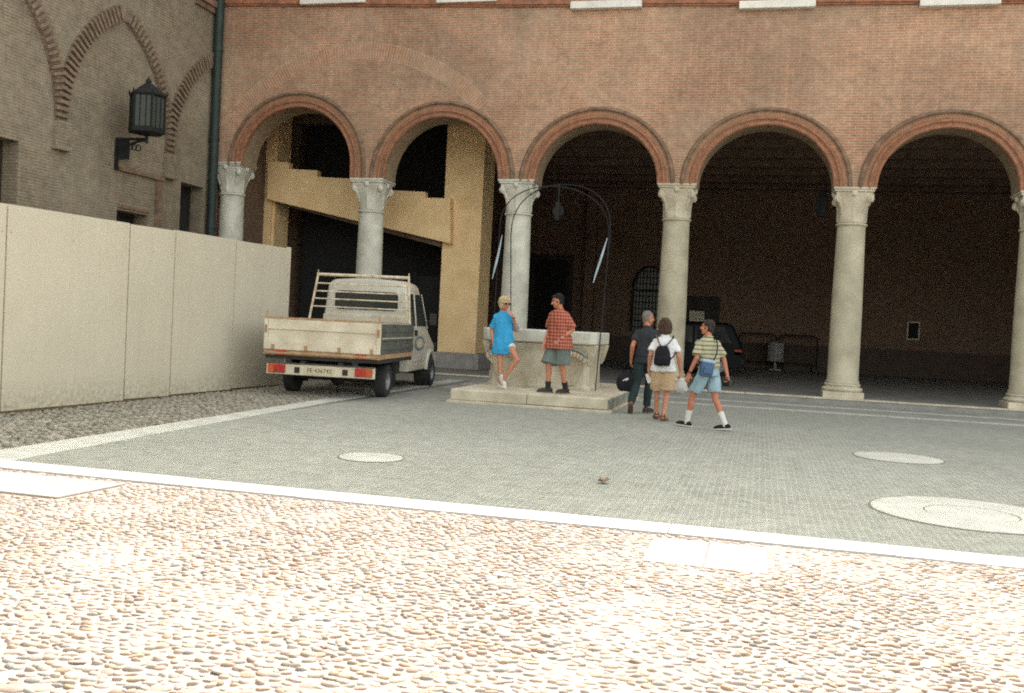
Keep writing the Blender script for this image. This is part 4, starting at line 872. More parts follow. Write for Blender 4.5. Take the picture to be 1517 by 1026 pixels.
V = Vector
def rz_(a): return Matrix.Rotation(a, 3, 'Z')
class Person:
    def __init__(s, label, loc, rz, scale, J, skin, girth=1.0, sh=.19, hip=.095, head=(0, 0), bust=0, hs=1.0):
        s.root = thing('person', label, 'person', loc, rz, scale=scale); s.J = {k: V(v) for k, v in J.items() if isinstance(v, tuple) and len(v) == 3}
        s.hy, s.ty = J.get('hy', 0), J.get('ty', 0); s.g = girth; s.skin = skin; s.bust = bust
        j = s.J; pl, nk = j['pelvis'], j['neck']
        for sd, k in ((-1, 'L'), (1, 'R')):
            j['hip' + k] = pl + rz_(s.hy) @ V((sd * hip, 0, -.04)); j['sh' + k] = nk + rz_(s.ty) @ V((sd * sh, 0, -.095))
        s.H = Matrix.Translation(nk + V(J.get('hoff', (0, .03, .17)))) @ Matrix.Rotation(head[0], 4, 'Z') @ Matrix.Rotation(-head[1], 4, 'X') @ Matrix.Scale(hs, 4); s.Hi = s.H.inverted()
    def ring(s, t, ease, n=32, prof=None):
        j = s.J; p = j['pelvis'].lerp(j['neck'], t) if t >= 0 else j['pelvis'] + V((0, 0, t * (j['neck'] - j['pelvis']).length))
        T = prof or [(-.5, .165, .125), (-.15, .178, .135), (0, .172, .128), (.35, .15, .118), (.7, .168, .122), (.83, .165, .108), (.92, .125, .088), (1.0, .072, .062)]
        for a, b in zip(T, T[1:]):
            if t <= b[0]: k = max(0, min(1, (t - a[0]) / (b[0] - a[0]))); rx, ry = a[1] + (b[1] - a[1]) * k, a[2] + (b[2] - a[2]) * k; break
        else: rx, ry = T[-1][1:]
        g = s.g if t < .8 else 1 + (s.g - 1) * .4
        yw = s.hy + (s.ty - s.hy) * max(0, min(1, t)); Rm = rz_(yw); fw = s.bust * math.exp(-((t - .68) / .14) ** 2)
        out = []
        for k in range(n):
            a = 2 * PI * k / n; c, q = math.cos(a), math.sin(a); e = 2.5; rr = (abs(c) ** e + abs(q) ** e) ** (-1 / e)
            out.append(p + Rm @ V(((rx * g + ease) * rr * c, (ry * g + ease) * rr * q + (fw if q > .2 else 0) * max(0, q), 0)))
        return out
    def hand(s, mb, wrist, d, n, thumb, curl=(.35, .5)):
        d = V(d).normalized(); n = V(n); n = (n - d * n.dot(d)).normalized(); e = d.cross(n) * thumb; w = V(wrist)
        mb.cap(w - d * .01, w + d * .03, .024, .027, 10)
        for q in (-.024, -.008, .008, .024): mb.cap(w + d * .02 + e * q * .8, w + d * .088 + e * q, .014, .0135, 8)
        for q, L in ((.029, .07), (.010, .08), (-.010, .074), (-.028, .056)):
            b = w + d * .09 + e * q; d1 = d * math.cos(curl[0]) + n * math.sin(curl[0]); d2 = d * math.cos(sum(curl)) + n * math.sin(sum(curl)); m_ = b + d1 * L * .52
            mb.cap(b, m_, .0105, .0095, 8); mb.cap(m_, m_ + d2 * L * .48, .0095, .0085, 8)
        b = w + d * .03 + e * .024; t1 = (d * .7 + e * .65 + n * .3).normalized(); m_ = b + t1 * .045; mb.cap(b, m_, .0135, .0115, 8); mb.cap(m_, m_ + (d * .9 + e * .15 + n * .4).normalized() * .034, .0115, .009, 8)
    def body(s, hands, feet=None, lips=(.42, .12, .1), brow=(.05, .035, .025)):
        j = s.J; mb = MB()
        rings = [s.ring(t, -.02, 20) for t in (-.12, 0, .2, .35, .55, .7, .85, .93, 1.0)]; mb.loft(rings); mb.cap(j['shL'], j['shR'], .055, .055)
        for k in 'LR':
            h, kn, an = j['hip' + k], j['knee' + k], j['ank' + k]; g = 1 + (s.g - 1) * .6
            mb.cap(h, kn, .083 * g, .055 * g); c = kn.lerp(an, .32); back = (kn - (h + an) / 2); back = -(back.normalized() if back.length > 1e-4 else V((0, 1, 0))) * .012
            mb.cap(kn, an, .053 * g, .037); mb.ell(c + back, (.052 * g, .052 * g, .1), (an - kn).to_track_quat('Z', 'Y').to_matrix())
            mb.cap(j['sh' + k], j['elb' + k], .05 * g, .04 * g); mb.cap(j['elb' + k], j['elb' + k].lerp(j['wr' + k], .3), .041, .04); mb.cap(j['elb' + k].lerp(j['wr' + k], .3), j['wr' + k], .04 * g, .026)
            d, n, cu = hands[k]; s.hand(mb, j['wr' + k], d, n, 1 if k == 'L' else -1, cu)
            if feet:
                yw, pt = feet[k]; t_ = rz_(yw) @ V((0, math.cos(pt), -math.sin(pt))); u_ = rz_(yw) @ V((0, math.sin(pt), math.cos(pt)))
                mb.cap(an - u_ * .045 - t_ * .035, an - u_ * .05 + t_ * .13, .036, .026); mb.cap(an, an - u_ * .04 + t_ * .07, .038, .034)
                for q in range(5): mb.cap(an - u_ * .06 + t_ * .12 + rz_(yw) @ V(((q - 2) * .017, 0, 0)), an - u_ * .066 + t_ * (.168 - .006 * abs(q - 1)) + rz_(yw) @ V(((q - 2) * .018, 0, 0)), .012, .01, 6)
        H = s.H
        def hp(*p): return H @ V(p)
        HR = H.to_3x3()
        mb.cap(j['neck'] + V((0, 0, -.04)), hp(0, -.025, -.05), .06, .054)
        mb.ell(hp(0, -.012, .028), (.075, .094, .094), HR, 20, 14); mb.ell(hp(0, .022, -.035), (.06, .07, .078), HR, 20, 14); mb.ell(hp(0, .06, -.092), (.028, .026, .02), HR)
        mb.cap(hp(0, .088, .018), hp(0, .108, -.022), .009, .0145, 10); mb.ell(hp(-.013, .098, -.026), .009); mb.ell(hp(.013, .098, -.026), .009)
        mb.cap(hp(-.04, .078, .03), hp(.04, .078, .03), .012, .012, 8); mb.ell(hp(-.045, .06, -.02), (.02, .02, .022), HR); mb.ell(hp(.045, .06, -.02), (.02, .02, .022), HR)
        mb.cap(hp(-.02, .082, -.056), hp(.02, .082, -.056), .009, .009, 8); mb.cap(hp(-.017, .081, -.066), hp(.017, .081, -.066), .009, .009, 8)
        for sd in (-1, 1): mb.ell(hp(sd * .076, -.008, -.005), (.011, .022, .033), HR @ rz_(sd * .35)); mb.cap(hp(sd * .045, .03, -.075), hp(sd * .07, -.01, -.04), .018, .016, 8)
        Hi = np.array(s.Hi); sk = np.array(s.skin); lp = np.array(lips); bw = np.array(brow)
        def colfn(co):
            q = co @ Hi[:3, :3].T + Hi[:3, 3]; c = np.tile(sk, (len(co), 1)); x, y, z = np.abs(q[:, 0]), q[:, 1], q[:, 2]
            c[(x < .022) & (np.abs(z + .061) < .011) & (y > .07)] = lp
            c[(np.abs(x - .033) < .013) & (np.abs(z - .008) < .0065) & (y > .05)] = (.62, .56, .5); c[(np.abs(x - .033) < .006) & (np.abs(z - .008) < .0065) & (y > .05)] = (.04, .03, .025)
            c[(np.abs(x - .034) < .02) & (np.abs(z - .031) < .006) & (y > .05)] = bw
            ck = (x > .025) & (x < .06) & (np.abs(z + .025) < .03) & (y > .04); c[ck] = c[ck] * np.array([1.08, .9, .85]); return c
        return remeshed(mb, 'body', M['skin'], s.root, .0068, 2, colfn=colfn)
    def shirt(s, mat, hem, sleeves, ease=.016, name='shirt', flare=.015, sr=(.075, .07), wr=.008, lo=None):
        j = s.J; L = (j['neck'] - j['pelvis']).length; t0 = (hem - j['pelvis'].z) / (j['neck'].z - j['pelvis'].z); mb = MB()
        ts = [t0] + [t for t in (-.3, -.15, 0, .15, .3, .45, .6, .7, .8, .86, .92, .96) if t > t0 + .04] + [1.0]
        mb.loft([s.ring(t, ease + flare * max(0, (.5 - t))) if t < .99 else s.ring(1.0, .012) for t in ts]); mb.cap(j['shL'] + V((0, 0, .0)), j['shR'] + V((0, 0, .0)), .058, .058)
        for k in 'LR':
            e = j['sh' + k].lerp(j['elb' + k], sleeves) if sleeves <= 1 else j['elb' + k].lerp(j['wr' + k], sleeves - 1)
            mb.ell(j['sh' + k], .063)
            pth = [j['sh' + k], j['sh' + k].lerp(j['elb' + k], min(1, sleeves) * .5), e] if sleeves <= 1 else [j['sh' + k], j['elb' + k], e]
            mb.tube(pth, [sr[0] - .022, sr[0] - .006, sr[1]], 16)
        # turned down collar
        n = 20; c = j['neck'] + V((0, 0, .012)); 
        mb.tube([c + rz_(s.ty) @ V((.068 * math.cos(a), .06 * math.sin(a), .012 - .02 * max(0, math.sin(a)))) for a in np.linspace(0, 2 * PI, n)], .017, 8)
        return remeshed(mb, name, mat, s.root, .011, 2, wr, 11)
    def legs(s, mat, ends, name, r=(.105, .1), ease=.01, top=.12, wr=.007):
        j = s.J; mb = MB(); tp = s.ring(top, ease)
        mb.loft([s.ring(t, ease) for t in (-.12, -.02, .06, top)])
        for k in 'LR':
            e = ends[k] if isinstance(ends, dict) else ends
            h, kn, an = j['hip' + k], j['knee' + k], j['ank' + k]; a = h + V((0, 0, .03)); g = 1 + (s.g - 1) * .6
            if e <= 1: mb.tube([a, h.lerp(kn, e * .5), h.lerp(kn, e)], [r[0] * g * .92, r[0] * g, r[1] * g], 20)
            else: mb.tube([a, h.lerp(kn, .5), kn, kn.lerp(an, .5), kn.lerp(an, e - 1)], [.1 * g, .095 * g, .078 * g, .07 * g, r[1] * g], 20)
        return remeshed(mb, name, mat, s.root, .011, 2, wr, 12)
    def sock(s, k, mat, top, r=.043):
        an, kn = s.J['ank' + k], s.J['knee' + k]; mb = MB(); p = [an + V((0, 0, -.04)), an, an.lerp(kn, top * .5), an.lerp(kn, top)]; mb.tube(p, [r, r * .98, r * 1.02, r * 1.18], 16); return mb.build('sock', mat, s.root, smooth=40)
    def shoe(s, k, yw, pt, up, sole, high=.03, L=1.0, w=1.0):
        an = s.J['ank' + k]; t = rz_(yw) @ V((0, math.cos(pt), -math.sin(pt))); u = rz_(yw) @ V((0, math.sin(pt), math.cos(pt))); x = t.cross(u); o = an - u * .085
        F = Matrix((x, t, u)).transposed().to_4x4(); F.translation = o; F3 = F.to_3x3(); mb = MB()
        mb.ell(F @ V((0, .045, .04)), (.044 * w, .13 * L, .042), F3); mb.ell(F @ V((0, .115 * L, .032)), (.048 * w, .07, .034), F3); mb.ell(F @ V((0, -.03, .045)), (.04 * w, .055, .05), F3); mb.cap(F @ V((0, -.005, .05)), F @ V((0, -.005, .07 + high)), .045, .046)
        Fi = np.array(F.inverted()); Fm = np.array(F)
        def post(co):
            q = co @ Fi[:3, :3].T + Fi[:3, 3]; q[:, 2] = np.maximum(q[:, 2], .015); return q @ Fm[:3, :3].T + Fm[:3, 3]
        sh = remeshed(mb, 'shoe', up, s.root, .008, 2, post=post)
        P = [(.047 * w * math.sin(a) * (1 + .12 * math.cos(a)), .05 + .145 * L * math.cos(a)) for a in np.linspace(0, 2 * PI, 25)[:-1]]
        mb = MB(); mb.prism([(px, py) for px, py in P], 0, .022, 'z', F); mb.build('sole', sole, sh); return sh
    def hair(s, mat, vols, tufts=120, tl=.03, tr=.011, zmin=-.03, face=.045, down=.7, seed=1, wr=.004, ymaxlow=0.0):
        mb = MB(); HR = s.H.to_3x3(); rg = random.Random(seed)
        for c, r in vols: mb.ell(s.H @ V(c), r, HR, 18, 12)
        c0, r0 = vols[0]; k = 0
        while k < tufts:
            d = V((rg.gauss(0, 1), rg.gauss(0, 1), rg.gauss(0, 1))).normalized(); p = V((c0[0] + d.x * r0[0], c0[1] + d.y * r0[1], c0[2] + d.z * r0[2]))
            if p.z < zmin or (p.y > face and p.z < .07): continue
            if p.z < .03 and p.y > ymaxlow: continue
            tdir = (d * .35 + V((rg.gauss(0, .4), rg.gauss(0, .4), -down))).normalized(); mb.cap(s.H @ (p - tdir * tl * .4), s.H @ (p + tdir * tl * .6), tr, tr * .5, 6); k += 1
        return remeshed(mb, 'hair', mat, s.root, .0048, 1, wr * 1.3, 45)

def hairm(name, col):
    m, nt, b = new_mat(name); o = coord(nt); c = ramp(nt, noise_n(nt, mapping(nt, o, (1, 1, .3)), 70, 4), [(.3, tuple(q * .55 for q in col)), (.7, tuple(q * 1.25 for q in col))]); nt.links.new(c, b.inputs['Base Color']); b.inputs['Roughness'].default_value = .65; b.inputs['Specular IOR Level'].default_value = .25
    bump(nt, b, noise_n(nt, mapping(nt, o, (1, 1, .25)), 120, 3), .8, .01); return m
HA = {'blond': hairm('blond_hair', (.60, .48, .29)), 'dark': hairm('dark_hair', (.014, .011, .009)), 'grey': hairm('grey_hair', (.2, .185, .17)), 'brown': hairm('brown_hair', (.085, .05, .032)), 'dkbrown': hairm('greying_brown_hair', (.035, .029, .024))}
SK = (.52, .235, .14); SKR = (.5, .2, .115)
CM = {'blue': cloth('blue_cotton', (.045, .33, .60)), 'white': cloth('white_cotton', (.74, .74, .74), .06), 'plaid': plaid(), 'olive': cloth('grey_green_twill', (.155, .185, .17)), 'charcoal': cloth('charcoal_cotton', (.036, .037, .043)), 'navy': cloth('dark_teal_twill', (.026, .04, .043)),
      'khaki': cloth('khaki_twill', (.56, .4, .25)), 'polo': striped_polo(), 'sky': cloth('pale_blue_denim', (.3, .42, .48)), 'black': cloth('black_nylon', (.016, .016, .019)), 'leather': plain('black_leather', (.02, .018, .016), .5, var=.3), 'brownleather': plain('brown_leather', (.13, .06, .03), .6, var=.3),
      'whitecanvas': cloth('white_canvas', (.68, .66, .62), .08), 'bluebag': cloth('blue_nylon', (.075, .13, .22)), 'dsock': cloth('dark_sock', (.03, .03, .03)), 'sole_w': plain('white_rubber', (.55, .53, .48), .7, var=.1), 'sole_b': plain('brown_rubber', (.12, .08, .05), .8, var=.2)}
HG = lambda d, n=(0, 1, 0), c=(.35, .5): (d, n, c)

# woman in blue, leaning on the well with one hand at her mouth
p = Person('blond woman in loose blue shirt and sunglasses leaning back on the well', (-4.98, 19.42, .26), R(210), 1.06,
           dict(pelvis=(.01, -.14, .92), neck=(.0, -.25, 1.45), kneeR=(.08, -.04, .50), ankR=(.06, .0, .085), kneeL=(-.19, .2, .56), ankL=(.02, .07, .22), elbR=(.215, -.27, 1.13), wrR=(.215, -.11, .87), elbL=(-.25, -.15, 1.12), wrL=(-.125, .0, 1.375), hoff=(-.005, .045, .165)),
           SK, .9, .138, .09, (R(18), R(6)), .03, 1.04)
p.body({'R': HG((-.05, .25, -1), (-1, 0, 0)), 'L': HG((.45, -.25, .9), (.6, -.6, -.2), (.3, .6))}, {'R': (R(25), 0), 'L': (R(40), R(58))})
p.shirt(CM['blue'], .665, .95, .028, flare=.04, sr=(.068, .066), wr=.014)
p.legs(CM['white'], {'L': .36, 'R': .54}, 'shorts', (.1, .1))
p.shoe('R', R(25), 0, CM['whitecanvas'], CM['sole_w'], -.008, .95, .92); p.shoe('L', R(40), R(58), CM['whitecanvas'], CM['sole_w'], -.008, .95, .92)
p.hair(HA['blond'], [((0, -.02, .035), (.094, .108, .105)), ((0, -.055, -.03), (.088, .07, .08)), ((.065, -.02, -.02), (.03, .055, .07)), ((-.065, -.02, -.02), (.03, .055, .07))], 260, .045, .013, -.09, .05, .35, 2, .008)
mb = MB()
for sd in (-1, 1):
    mb.prism([(sd * .033 + .024 * math.cos(a), .008 + .019 * math.sin(a)) for a in np.linspace(0, 2 * PI, 17)[:-1]], .092, .097, 'y', p.H); mb.tube([p.H @ V((sd * .056, .093, .012)), p.H @ V((sd * .078, .06, .012)), p.H @ V((sd * .082, -.01, .01))], .004, 6)
mb.tube([p.H @ V((-.012, .098, .012)), p.H @ V((.012, .098, .012))], .004, 6); mb.build('sunglasses', glass('dark_lens', (.02, .012, .01), .15), p.root)
mb = MB(); q = p.J['wrL']; dw = (p.J['wrL'] - p.J['elbL']).normalized(); mb.tube([q - dw * .03, q - dw * .012], .031, 14); mb.build('bracelet', CM['brownleather'], p.root)
hb = thing('handbag', 'small brown patterned handbag at the blue shirt woman\'s side', 'handbag', (-5.23, 19.6, .26 + .75), R(210), scale=1.0)
m_, nt, b = new_mat('patterned_fabric'); c = ramp(nt, N(nt, 'ShaderNodeTexVoronoi').outputs[0], [(.2, (.4, .24, .18)), (.45, (.12, .05, .035)), (.7, (.03, .05, .03))]); nt.nodes['Voronoi Texture'].inputs['Scale'].default_value = 28; nt.links.new(coord(nt), nt.nodes['Voronoi Texture'].inputs['Vector']); nt.links.new(c, b.inputs['Base Color']); b.inputs['Roughness'].default_value = .9
mb = MB(); mb.loft([[V((sx * w, sy * d, z)) for sx, sy in ((-1, -1), (0, -1.25), (1, -1), (1.15, 0), (1, 1), (0, 1.25), (-1, 1), (-1.15, 0))] for z, w, d in ((0, .08, .03), (.03, .11, .05), (.14, .105, .05), (.23, .085, .03), (.25, .07, .015))]); mb.build('pouch', m_, hb, smooth=50, bevel=.01)
mb = MB(); mb.tube([(-.08, 0, .24), (-.075, .02, .4), (-.03, .05, .62), (.0, .07, .66)], .008, 6); mb.build('strap', CM['brownleather'], hb)

# man in the plaid shirt
p = Person('dark haired man in red plaid shirt and grey green shorts looking down by the well', (-3.83, 19.15, .26), R(148), 1.115,
           dict(pelvis=(0, -.0, .92), neck=(.0, .03, 1.46), kneeL=(-.1, .0, .49), ankL=(-.10, -.11, .09), kneeR=(.11, .12, .49), ankR=(.12, .10, .09), elbL=(-.255, -.06, 1.13), wrL=(-.145, .15, .94), elbR=(.225, .02, 1.13), wrR=(.19, .17, .89), hoff=(0, .06, .155)),
           SK, 1.02, .168, .1, (R(-46), R(16)))
p.body({'L': HG((.75, .35, -.55), (.3, -.8, -.4)), 'R': HG((-.1, .3, -.95), (-1, .2, 0))})
p.shirt(CM['plaid'], .79, .92, .04, flare=.04, sr=(.08, .08), wr=.014)
p.legs(CM['olive'], .95, 'shorts', (.13, .145), .012)
for k, yw in (('L', R(-12)), ('R', R(-42))): p.sock(k, CM['dsock'], .28, .046); p.shoe(k, yw, R(0), CM['leather'], CM['sole_b'], .045, 1.06, 1.08)
p.hair(HA['dark'], [((0, -.026, .04), (.079, .095, .09)), ((0, -.065, -.005), (.068, .046, .075)), ((.058, -.03, -.005), (.027, .06, .055)), ((-.058, -.03, -.005), (.027, .06, .055)), ((0, -.075, -.045), (.05, .03, .05)), ((0, .045, .092), (.055, .045, .028))], 220, .024, .007, -.06, .06, .2, 3)
mb = MB(); q = p.J['wrL']; dw = (p.J['wrL'] - p.J['elbL']).normalized(); mb.tube([q - dw * .03, q - dw * .012], .031, 14); mb.build('watch', CM['black'], p.root)

# grey haired man with the bag
p = Person('grey haired man in charcoal shirt and dark trousers walking away', (-2.10, 18.98, 0), R(4), 1.105,
           dict(pelvis=(0, 0, .93), neck=(.0, .05, 1.47), kneeL=(-.145, .02, .50), ankL=(-.21, -.22, .16), kneeR=(.07, .12, .51), ankR=(.045, .14, .09), elbL=(-.235, -.05, 1.15), wrL=(-.255, .05, .90), elbR=(.22, -.06, 1.16), wrR=(.25, .08, .93), ty=R(-6)),
           SKR, .98, .165, .1, (R(-62), R(4)))
p.body({'L': HG((-.05, .1, -1), (1, 0, 0), (.8, 1.1)), 'R': HG((0, .2, -1), (-1, 0, 0))})
p.shirt(CM['charcoal'], .98, .62, .02, flare=.02, sr=(.08, .085), wr=.012)
p.legs(CM['navy'], 1.93, 'trousers', (.1, .062), .012, .2, .009)
mb = MB(); mb.loft([p.ring(t, .016, 36) for t in (.12, .17)]); mb.build('belt', CM['leather'], p.root, smooth=40)
p.shoe('L', R(4), R(42), CM['brownleather'], CM['sole_b'], 0, 1.05); p.shoe('R', R(-38), 0, CM['leather'], CM['sole_b'], 0, 1.05)
p.hair(HA['grey'], [((0, -.02, .034), (.0765, .095, .092)), ((0, -.06, -.01), (.066, .045, .07)), ((.056, -.03, -.012), (.025, .055, .045)), ((-.056, -.03, -.012), (.025, .055, .045)), ((0, -.07, -.045), (.048, .028, .045))], 160, .02, .006, -.06, .05, .3, 4, .002)
mb = MB(); q = p.J['wrL']; mb.tube([q + V((.002, -.004, .035)), q + V((.004, -.006, .018))], .031, 14); mb.build('watch', CM['black'], p.root)
bg_ = thing('shoulder_bag', 'bulky black bag with a pale mark carried by the grey haired man', 'bag', (-2.44, 18.98, .40), R(14))
mb = MB(); rings = []
for z, w, d in ((0, .1, .06), (.03, .16, .1), (.12, .19, .12), (.25, .175, .11), (.33, .13, .08), (.37, .07, .045)): rings.append([V((w * math.cos(a) * (abs(math.cos(a)) ** 3 + abs(math.sin(a)) ** 3) ** (-1 / 3), d * math.sin(a) * (abs(math.cos(a)) ** 3 + abs(math.sin(a)) ** 3) ** (-1 / 3), z)) for a in np.linspace(0, 2 * PI, 25)[:-1]])
mb.loft(rings); remeshed(mb, 'pouch', CM['black'], bg_, .014, 2, .012, 9)
mb = MB(); mb.tube([(-.08, 0, .35), (-.06, .0, .5), (.0, 0, .575), (.06, 0, .5), (.08, 0, .35)], .013, 8); mb.build('handle', CM['black'], bg_)
mb = MB(); mb.tube([(-.09, -.132, .20), (-.05, -.134, .235), (.0, -.134, .255), (.01, -.134, .235), (-.04, -.134, .215), (-.03, -.134, .20)], .010, 6); mb.build('emblem', CM['white'], bg_)

# woman with the backpack
W4 = (-1.66, 17.86, 0)
p = Person('brown bobbed woman in white T-shirt and khaki shorts walking away', W4, R(6), 1.02,
           dict(pelvis=(0, 0, .92), neck=(.0, .04, 1.45), kneeL=(-.085, .16, .50), ankL=(-.075, .18, .10), kneeR=(.085, .03, .49), ankR=(.045, -.17, .10), elbL=(-.235, -.05, 1.12), wrL=(-.25, .04, .88), elbR=(.25, -.03, 1.12), wrR=(.30, .06, .86)),
           SK, 1.0, .155, .1, (R(-8), R(2)), .03, 1.05)
p.body({'L': HG((.0, .15, -1), (1, 0, 0), (.5, .7)), 'R': HG((.02, .1, -1), (-1, 0, 0), (.7, 1.0))}, {'L': (R(6), R(8)), 'R': (R(-22), R(10))})
p.shirt(CM['white'], .85, .72, .03, flare=.03, sr=(.078, .086), wr=.014)
p.legs(CM['khaki'], .9, 'shorts', (.118, .128), .016, .16)
for k, yw, pt in (('L', R(6), R(8)), ('R', R(-22), R(10))):
    an = p.J['ank' + k]; t = rz_(yw) @ V((0, math.cos(pt), -math.sin(pt))); u = rz_(yw) @ V((0, math.sin(pt), math.cos(pt))); F = Matrix((t.cross(u), t, u)).transposed().to_4x4(); F.translation = an - u * .1
    mb = MB(); mb.prism([(.045 * math.sin(a), .055 + .14 * math.cos(a)) for a in np.linspace(0, 2 * PI, 25)[:-1]], 0, .022, 'z', F)
    for yy, hh in ((.12, .048), (-.02, .1)): mb.tube([F @ V((.045 * math.cos(a), yy, .02 + hh * math.sin(a))) for a in np.linspace(0, PI, 9)], .012, 6)
    mb.tube([F @ V((.042 * math.cos(a), -.02 + .06 * -math.sin(a), .075)) for a in np.linspace(0, PI, 9)], .010, 6); mb.build('sandal', CM['brownleather'], p.root, smooth=40)
p.hair(HA['brown'], [((0, -.022, .025), (.102, .112, .11)), ((0, -.055, -.045), (.112, .08, .08)), ((.07, -.01, -.045), (.045, .06, .07)), ((-.07, -.01, -.045), (.045, .06, .07))], 260, .055, .010, -.13, .05, 1.0, 6, .007)
mb = MB(); q = p.J['wrL']; mb.tube([q + V((0, 0, .035)), q + V((0, 0, .02))], .03, 14); mb.build('watch', CM['black'], p.root)
def at(P, v): return P.root.matrix_basis @ V(v)
bk = thing('backpack', 'small black backpack worn on the white T-shirt', 'backpack', W4, R(6), scale=1.02)
mb = MB(); rings = []
for z, w, d in ((.955, .1, .05), (.97, .135, .085), (1.06, .145, .1), (1.2, .125, .085), (1.28, .09, .06), (1.30, .06, .04)): rings.append([V((-.03 + w * math.cos(a) * (abs(math.cos(a)) ** 3 + abs(math.sin(a)) ** 3) ** (-1 / 3), -.235 + d * math.sin(a) + .03 * (z - .95) / .35, z)) for a in np.linspace(0, 2 * PI, 25)[:-1]])
mb.loft(rings); mb.box(-.12, .06, -.345, -.31, .985, 1.1); remeshed(mb, 'pouch', CM['black'], bk, .010, 2, .006, 14)
for s_ in (-1, 1):
    mb = MB(); mb.tube([(-.03 + s_ * .03, -.16, 1.285), (-.01 + s_ * .09, -.135, 1.36), (s_ * .135, -.085, 1.435), (s_ * .145, .01, 1.475), (s_ * .14, .1, 1.42)], .017, 8, flat=.5); mb.build('strap', CM['brownleather'] if s_ < 0 else CM['black'], bk, smooth=True)
mb = MB(); mb.tube([(.08, -.26, 1.03), (.15, -.20, 1.11), (.20, -.13, 1.2)], .016, 8, flat=.5); mb.build('side_strap', CM['black'], bk, smooth=True)
pp_ = MB(); pp_.loft([[V((x, y + .012 * math.sin(x * 40 + z * 20), z)) for x, y in ((-.06, 0), (-.02, -.01), (.02, -.004), (.06, .006), (.06, .008), (.02, -.002), (-.02, -.008), (-.06, .002))] for z in (0, -.06, -.13, -.18)])
o = pp_.build('folded_paper', CM['white'], None); o.location = at(p, (-.255, .03, .80)); o.rotation_euler = (R(8), R(-22), R(20)); tag(o, 'folded white paper in the left hand of the backpack woman', 'paper')
pm, nt, b = new_mat('thin_plastic'); b.inputs['Base Color'].default_value = (.75, .76, .74, 1); b.inputs['Roughness'].default_value = .35; b.inputs['Alpha'].default_value = .45
mb = MB(); rg = random.Random(9); rings = []
for z, w, d in ((0, .04, .03), (-.04, .06, .05), (-.12, .12, .075), (-.2, .15, .09), (-.27, .14, .08), (-.30, .08, .05)): rings.append([V((w * math.cos(a) * rg.uniform(.85, 1.15), d * math.sin(a) * rg.uniform(.85, 1.15), z)) for a in np.linspace(0, 2 * PI, 19)[:-1]])
mb.loft(rings); pbt = thing('plastic_bag', 'translucent white plastic bag in the right hand of the backpack woman', 'bag', at(p, (.315, .08, .75)), scale=.85); mb.build('sack', pm, pbt, smooth=True)
mb = MB(); mb.ell((0, 0, -.22), (.07, .05, .06)); mb.ell((.04, .02, -.19), (.05, .05, .05)); mb.build('contents', CM['sole_w'], pbt, smooth=True)

# man in the striped polo
P5 = (-.81, 16.8, 0)
p = Person('man in striped polo, pale blue shorts and white socks striding left', P5, R(50), 1.035,
           dict(pelvis=(0, 0, .915), neck=(.0, .05, 1.45), kneeL=(-.115, .22, .50), ankL=(-.125, .30, .09), kneeR=(.115, -.06, .49), ankR=(.125, -.29, .10), elbL=(-.235, .05, 1.13), wrL=(-.275, .16, .88), elbR=(.25, -.07, 1.13), wrR=(.29, -.13, .88), hy=R(-4), ty=R(-16)),
           SKR, .95, .165, .1, (R(28), R(-2)))
p.body({'L': HG((-.1, .2, -1), (.8, .5, 0)), 'R': HG((.05, -.02, -1), (-1, 0, 0), (.8, 1.0))})
p.shirt(CM['polo'], .97, .82, .026, flare=.02, sr=(.074, .08), wr=.013)
p.legs(CM['sky'], {'L': .74, 'R': .74}, 'shorts', (.106, .112), .014, .16)
for k, yw, pt in (('L', R(20), R(-4)), ('R', R(30), R(6))): p.sock(k, CM['whitecanvas'], .45, .045); p.shoe(k, yw, pt, CM['black'], CM['sole_w'], -.005, 1.08, 1.0)
p.hair(HA['dkbrown'], [((0, -.026, .038), (.0785, .094, .09)), ((0, -.062, -.01), (.068, .046, .075)), ((.058, -.03, -.005), (.027, .06, .055)), ((-.058, -.03, -.005), (.027, .06, .055)), ((0, -.075, -.045), (.05, .03, .05)), ((0, .045, .092), (.055, .045, .028))], 220, .022, .007, -.06, .06, .3, 8)
mb = MB(); q = p.J['wrL']; dw = (p.J['wrL'] - p.J['elbL']).normalized(); mb.tube([q - dw * .03, q - dw * .012], .031, 14); mb.build('watch', CM['black'], p.root)
Rw = rz_(R(-30)); cbk = thing('camera_bag', 'blue camera bag slung at the striped polo man\'s hip', 'bag', P5, R(50), scale=1.035)
c0 = V((-.17, -.11, .99)); Fm = Matrix.Translation(c0) @ Matrix.Rotation(R(-28), 4, 'Z') @ Matrix.Rotation(R(8), 4, 'Y')
mb = MB(); mb.loft([[Fm @ V((sx * w, sy * d, z)) for sx, sy in ((-1, -1), (1, -1), (1, 1), (-1, 1))] for z, w, d in ((-.15, .08, .05), (-.13, .095, .065), (.06, .105, .07), (.09, .1, .06))]); mb.build('pouch', CM['bluebag'], cbk, bevel=.02, smooth=50)
mb = MB(); mb.loft([[Fm @ V((sx * w, sy * d, z)) for sx, sy in ((-1, -1), (1, -1), (1, 1), (-1, 1))] for z, w, d in ((.075, .11, .075), (.10, .112, .077), (.125, .1, .06))]); mb.build('flap', CM['sky'], cbk, bevel=.012, smooth=50)
mb = MB(); mb.loft([[Fm @ V((sx * w, -.07 - dd, z)) for sx in (-1, 1)] + [Fm @ V((sx * w, -.06, z)) for sx in (1, -1)] for z, w, dd in ((-.11, .06, .0), (-.09, .065, .02), (0, .065, .022), (.02, .06, .005))]); mb.build('pocket', CM['bluebag'], cbk, bevel=.008)
nb = p.J['neck']
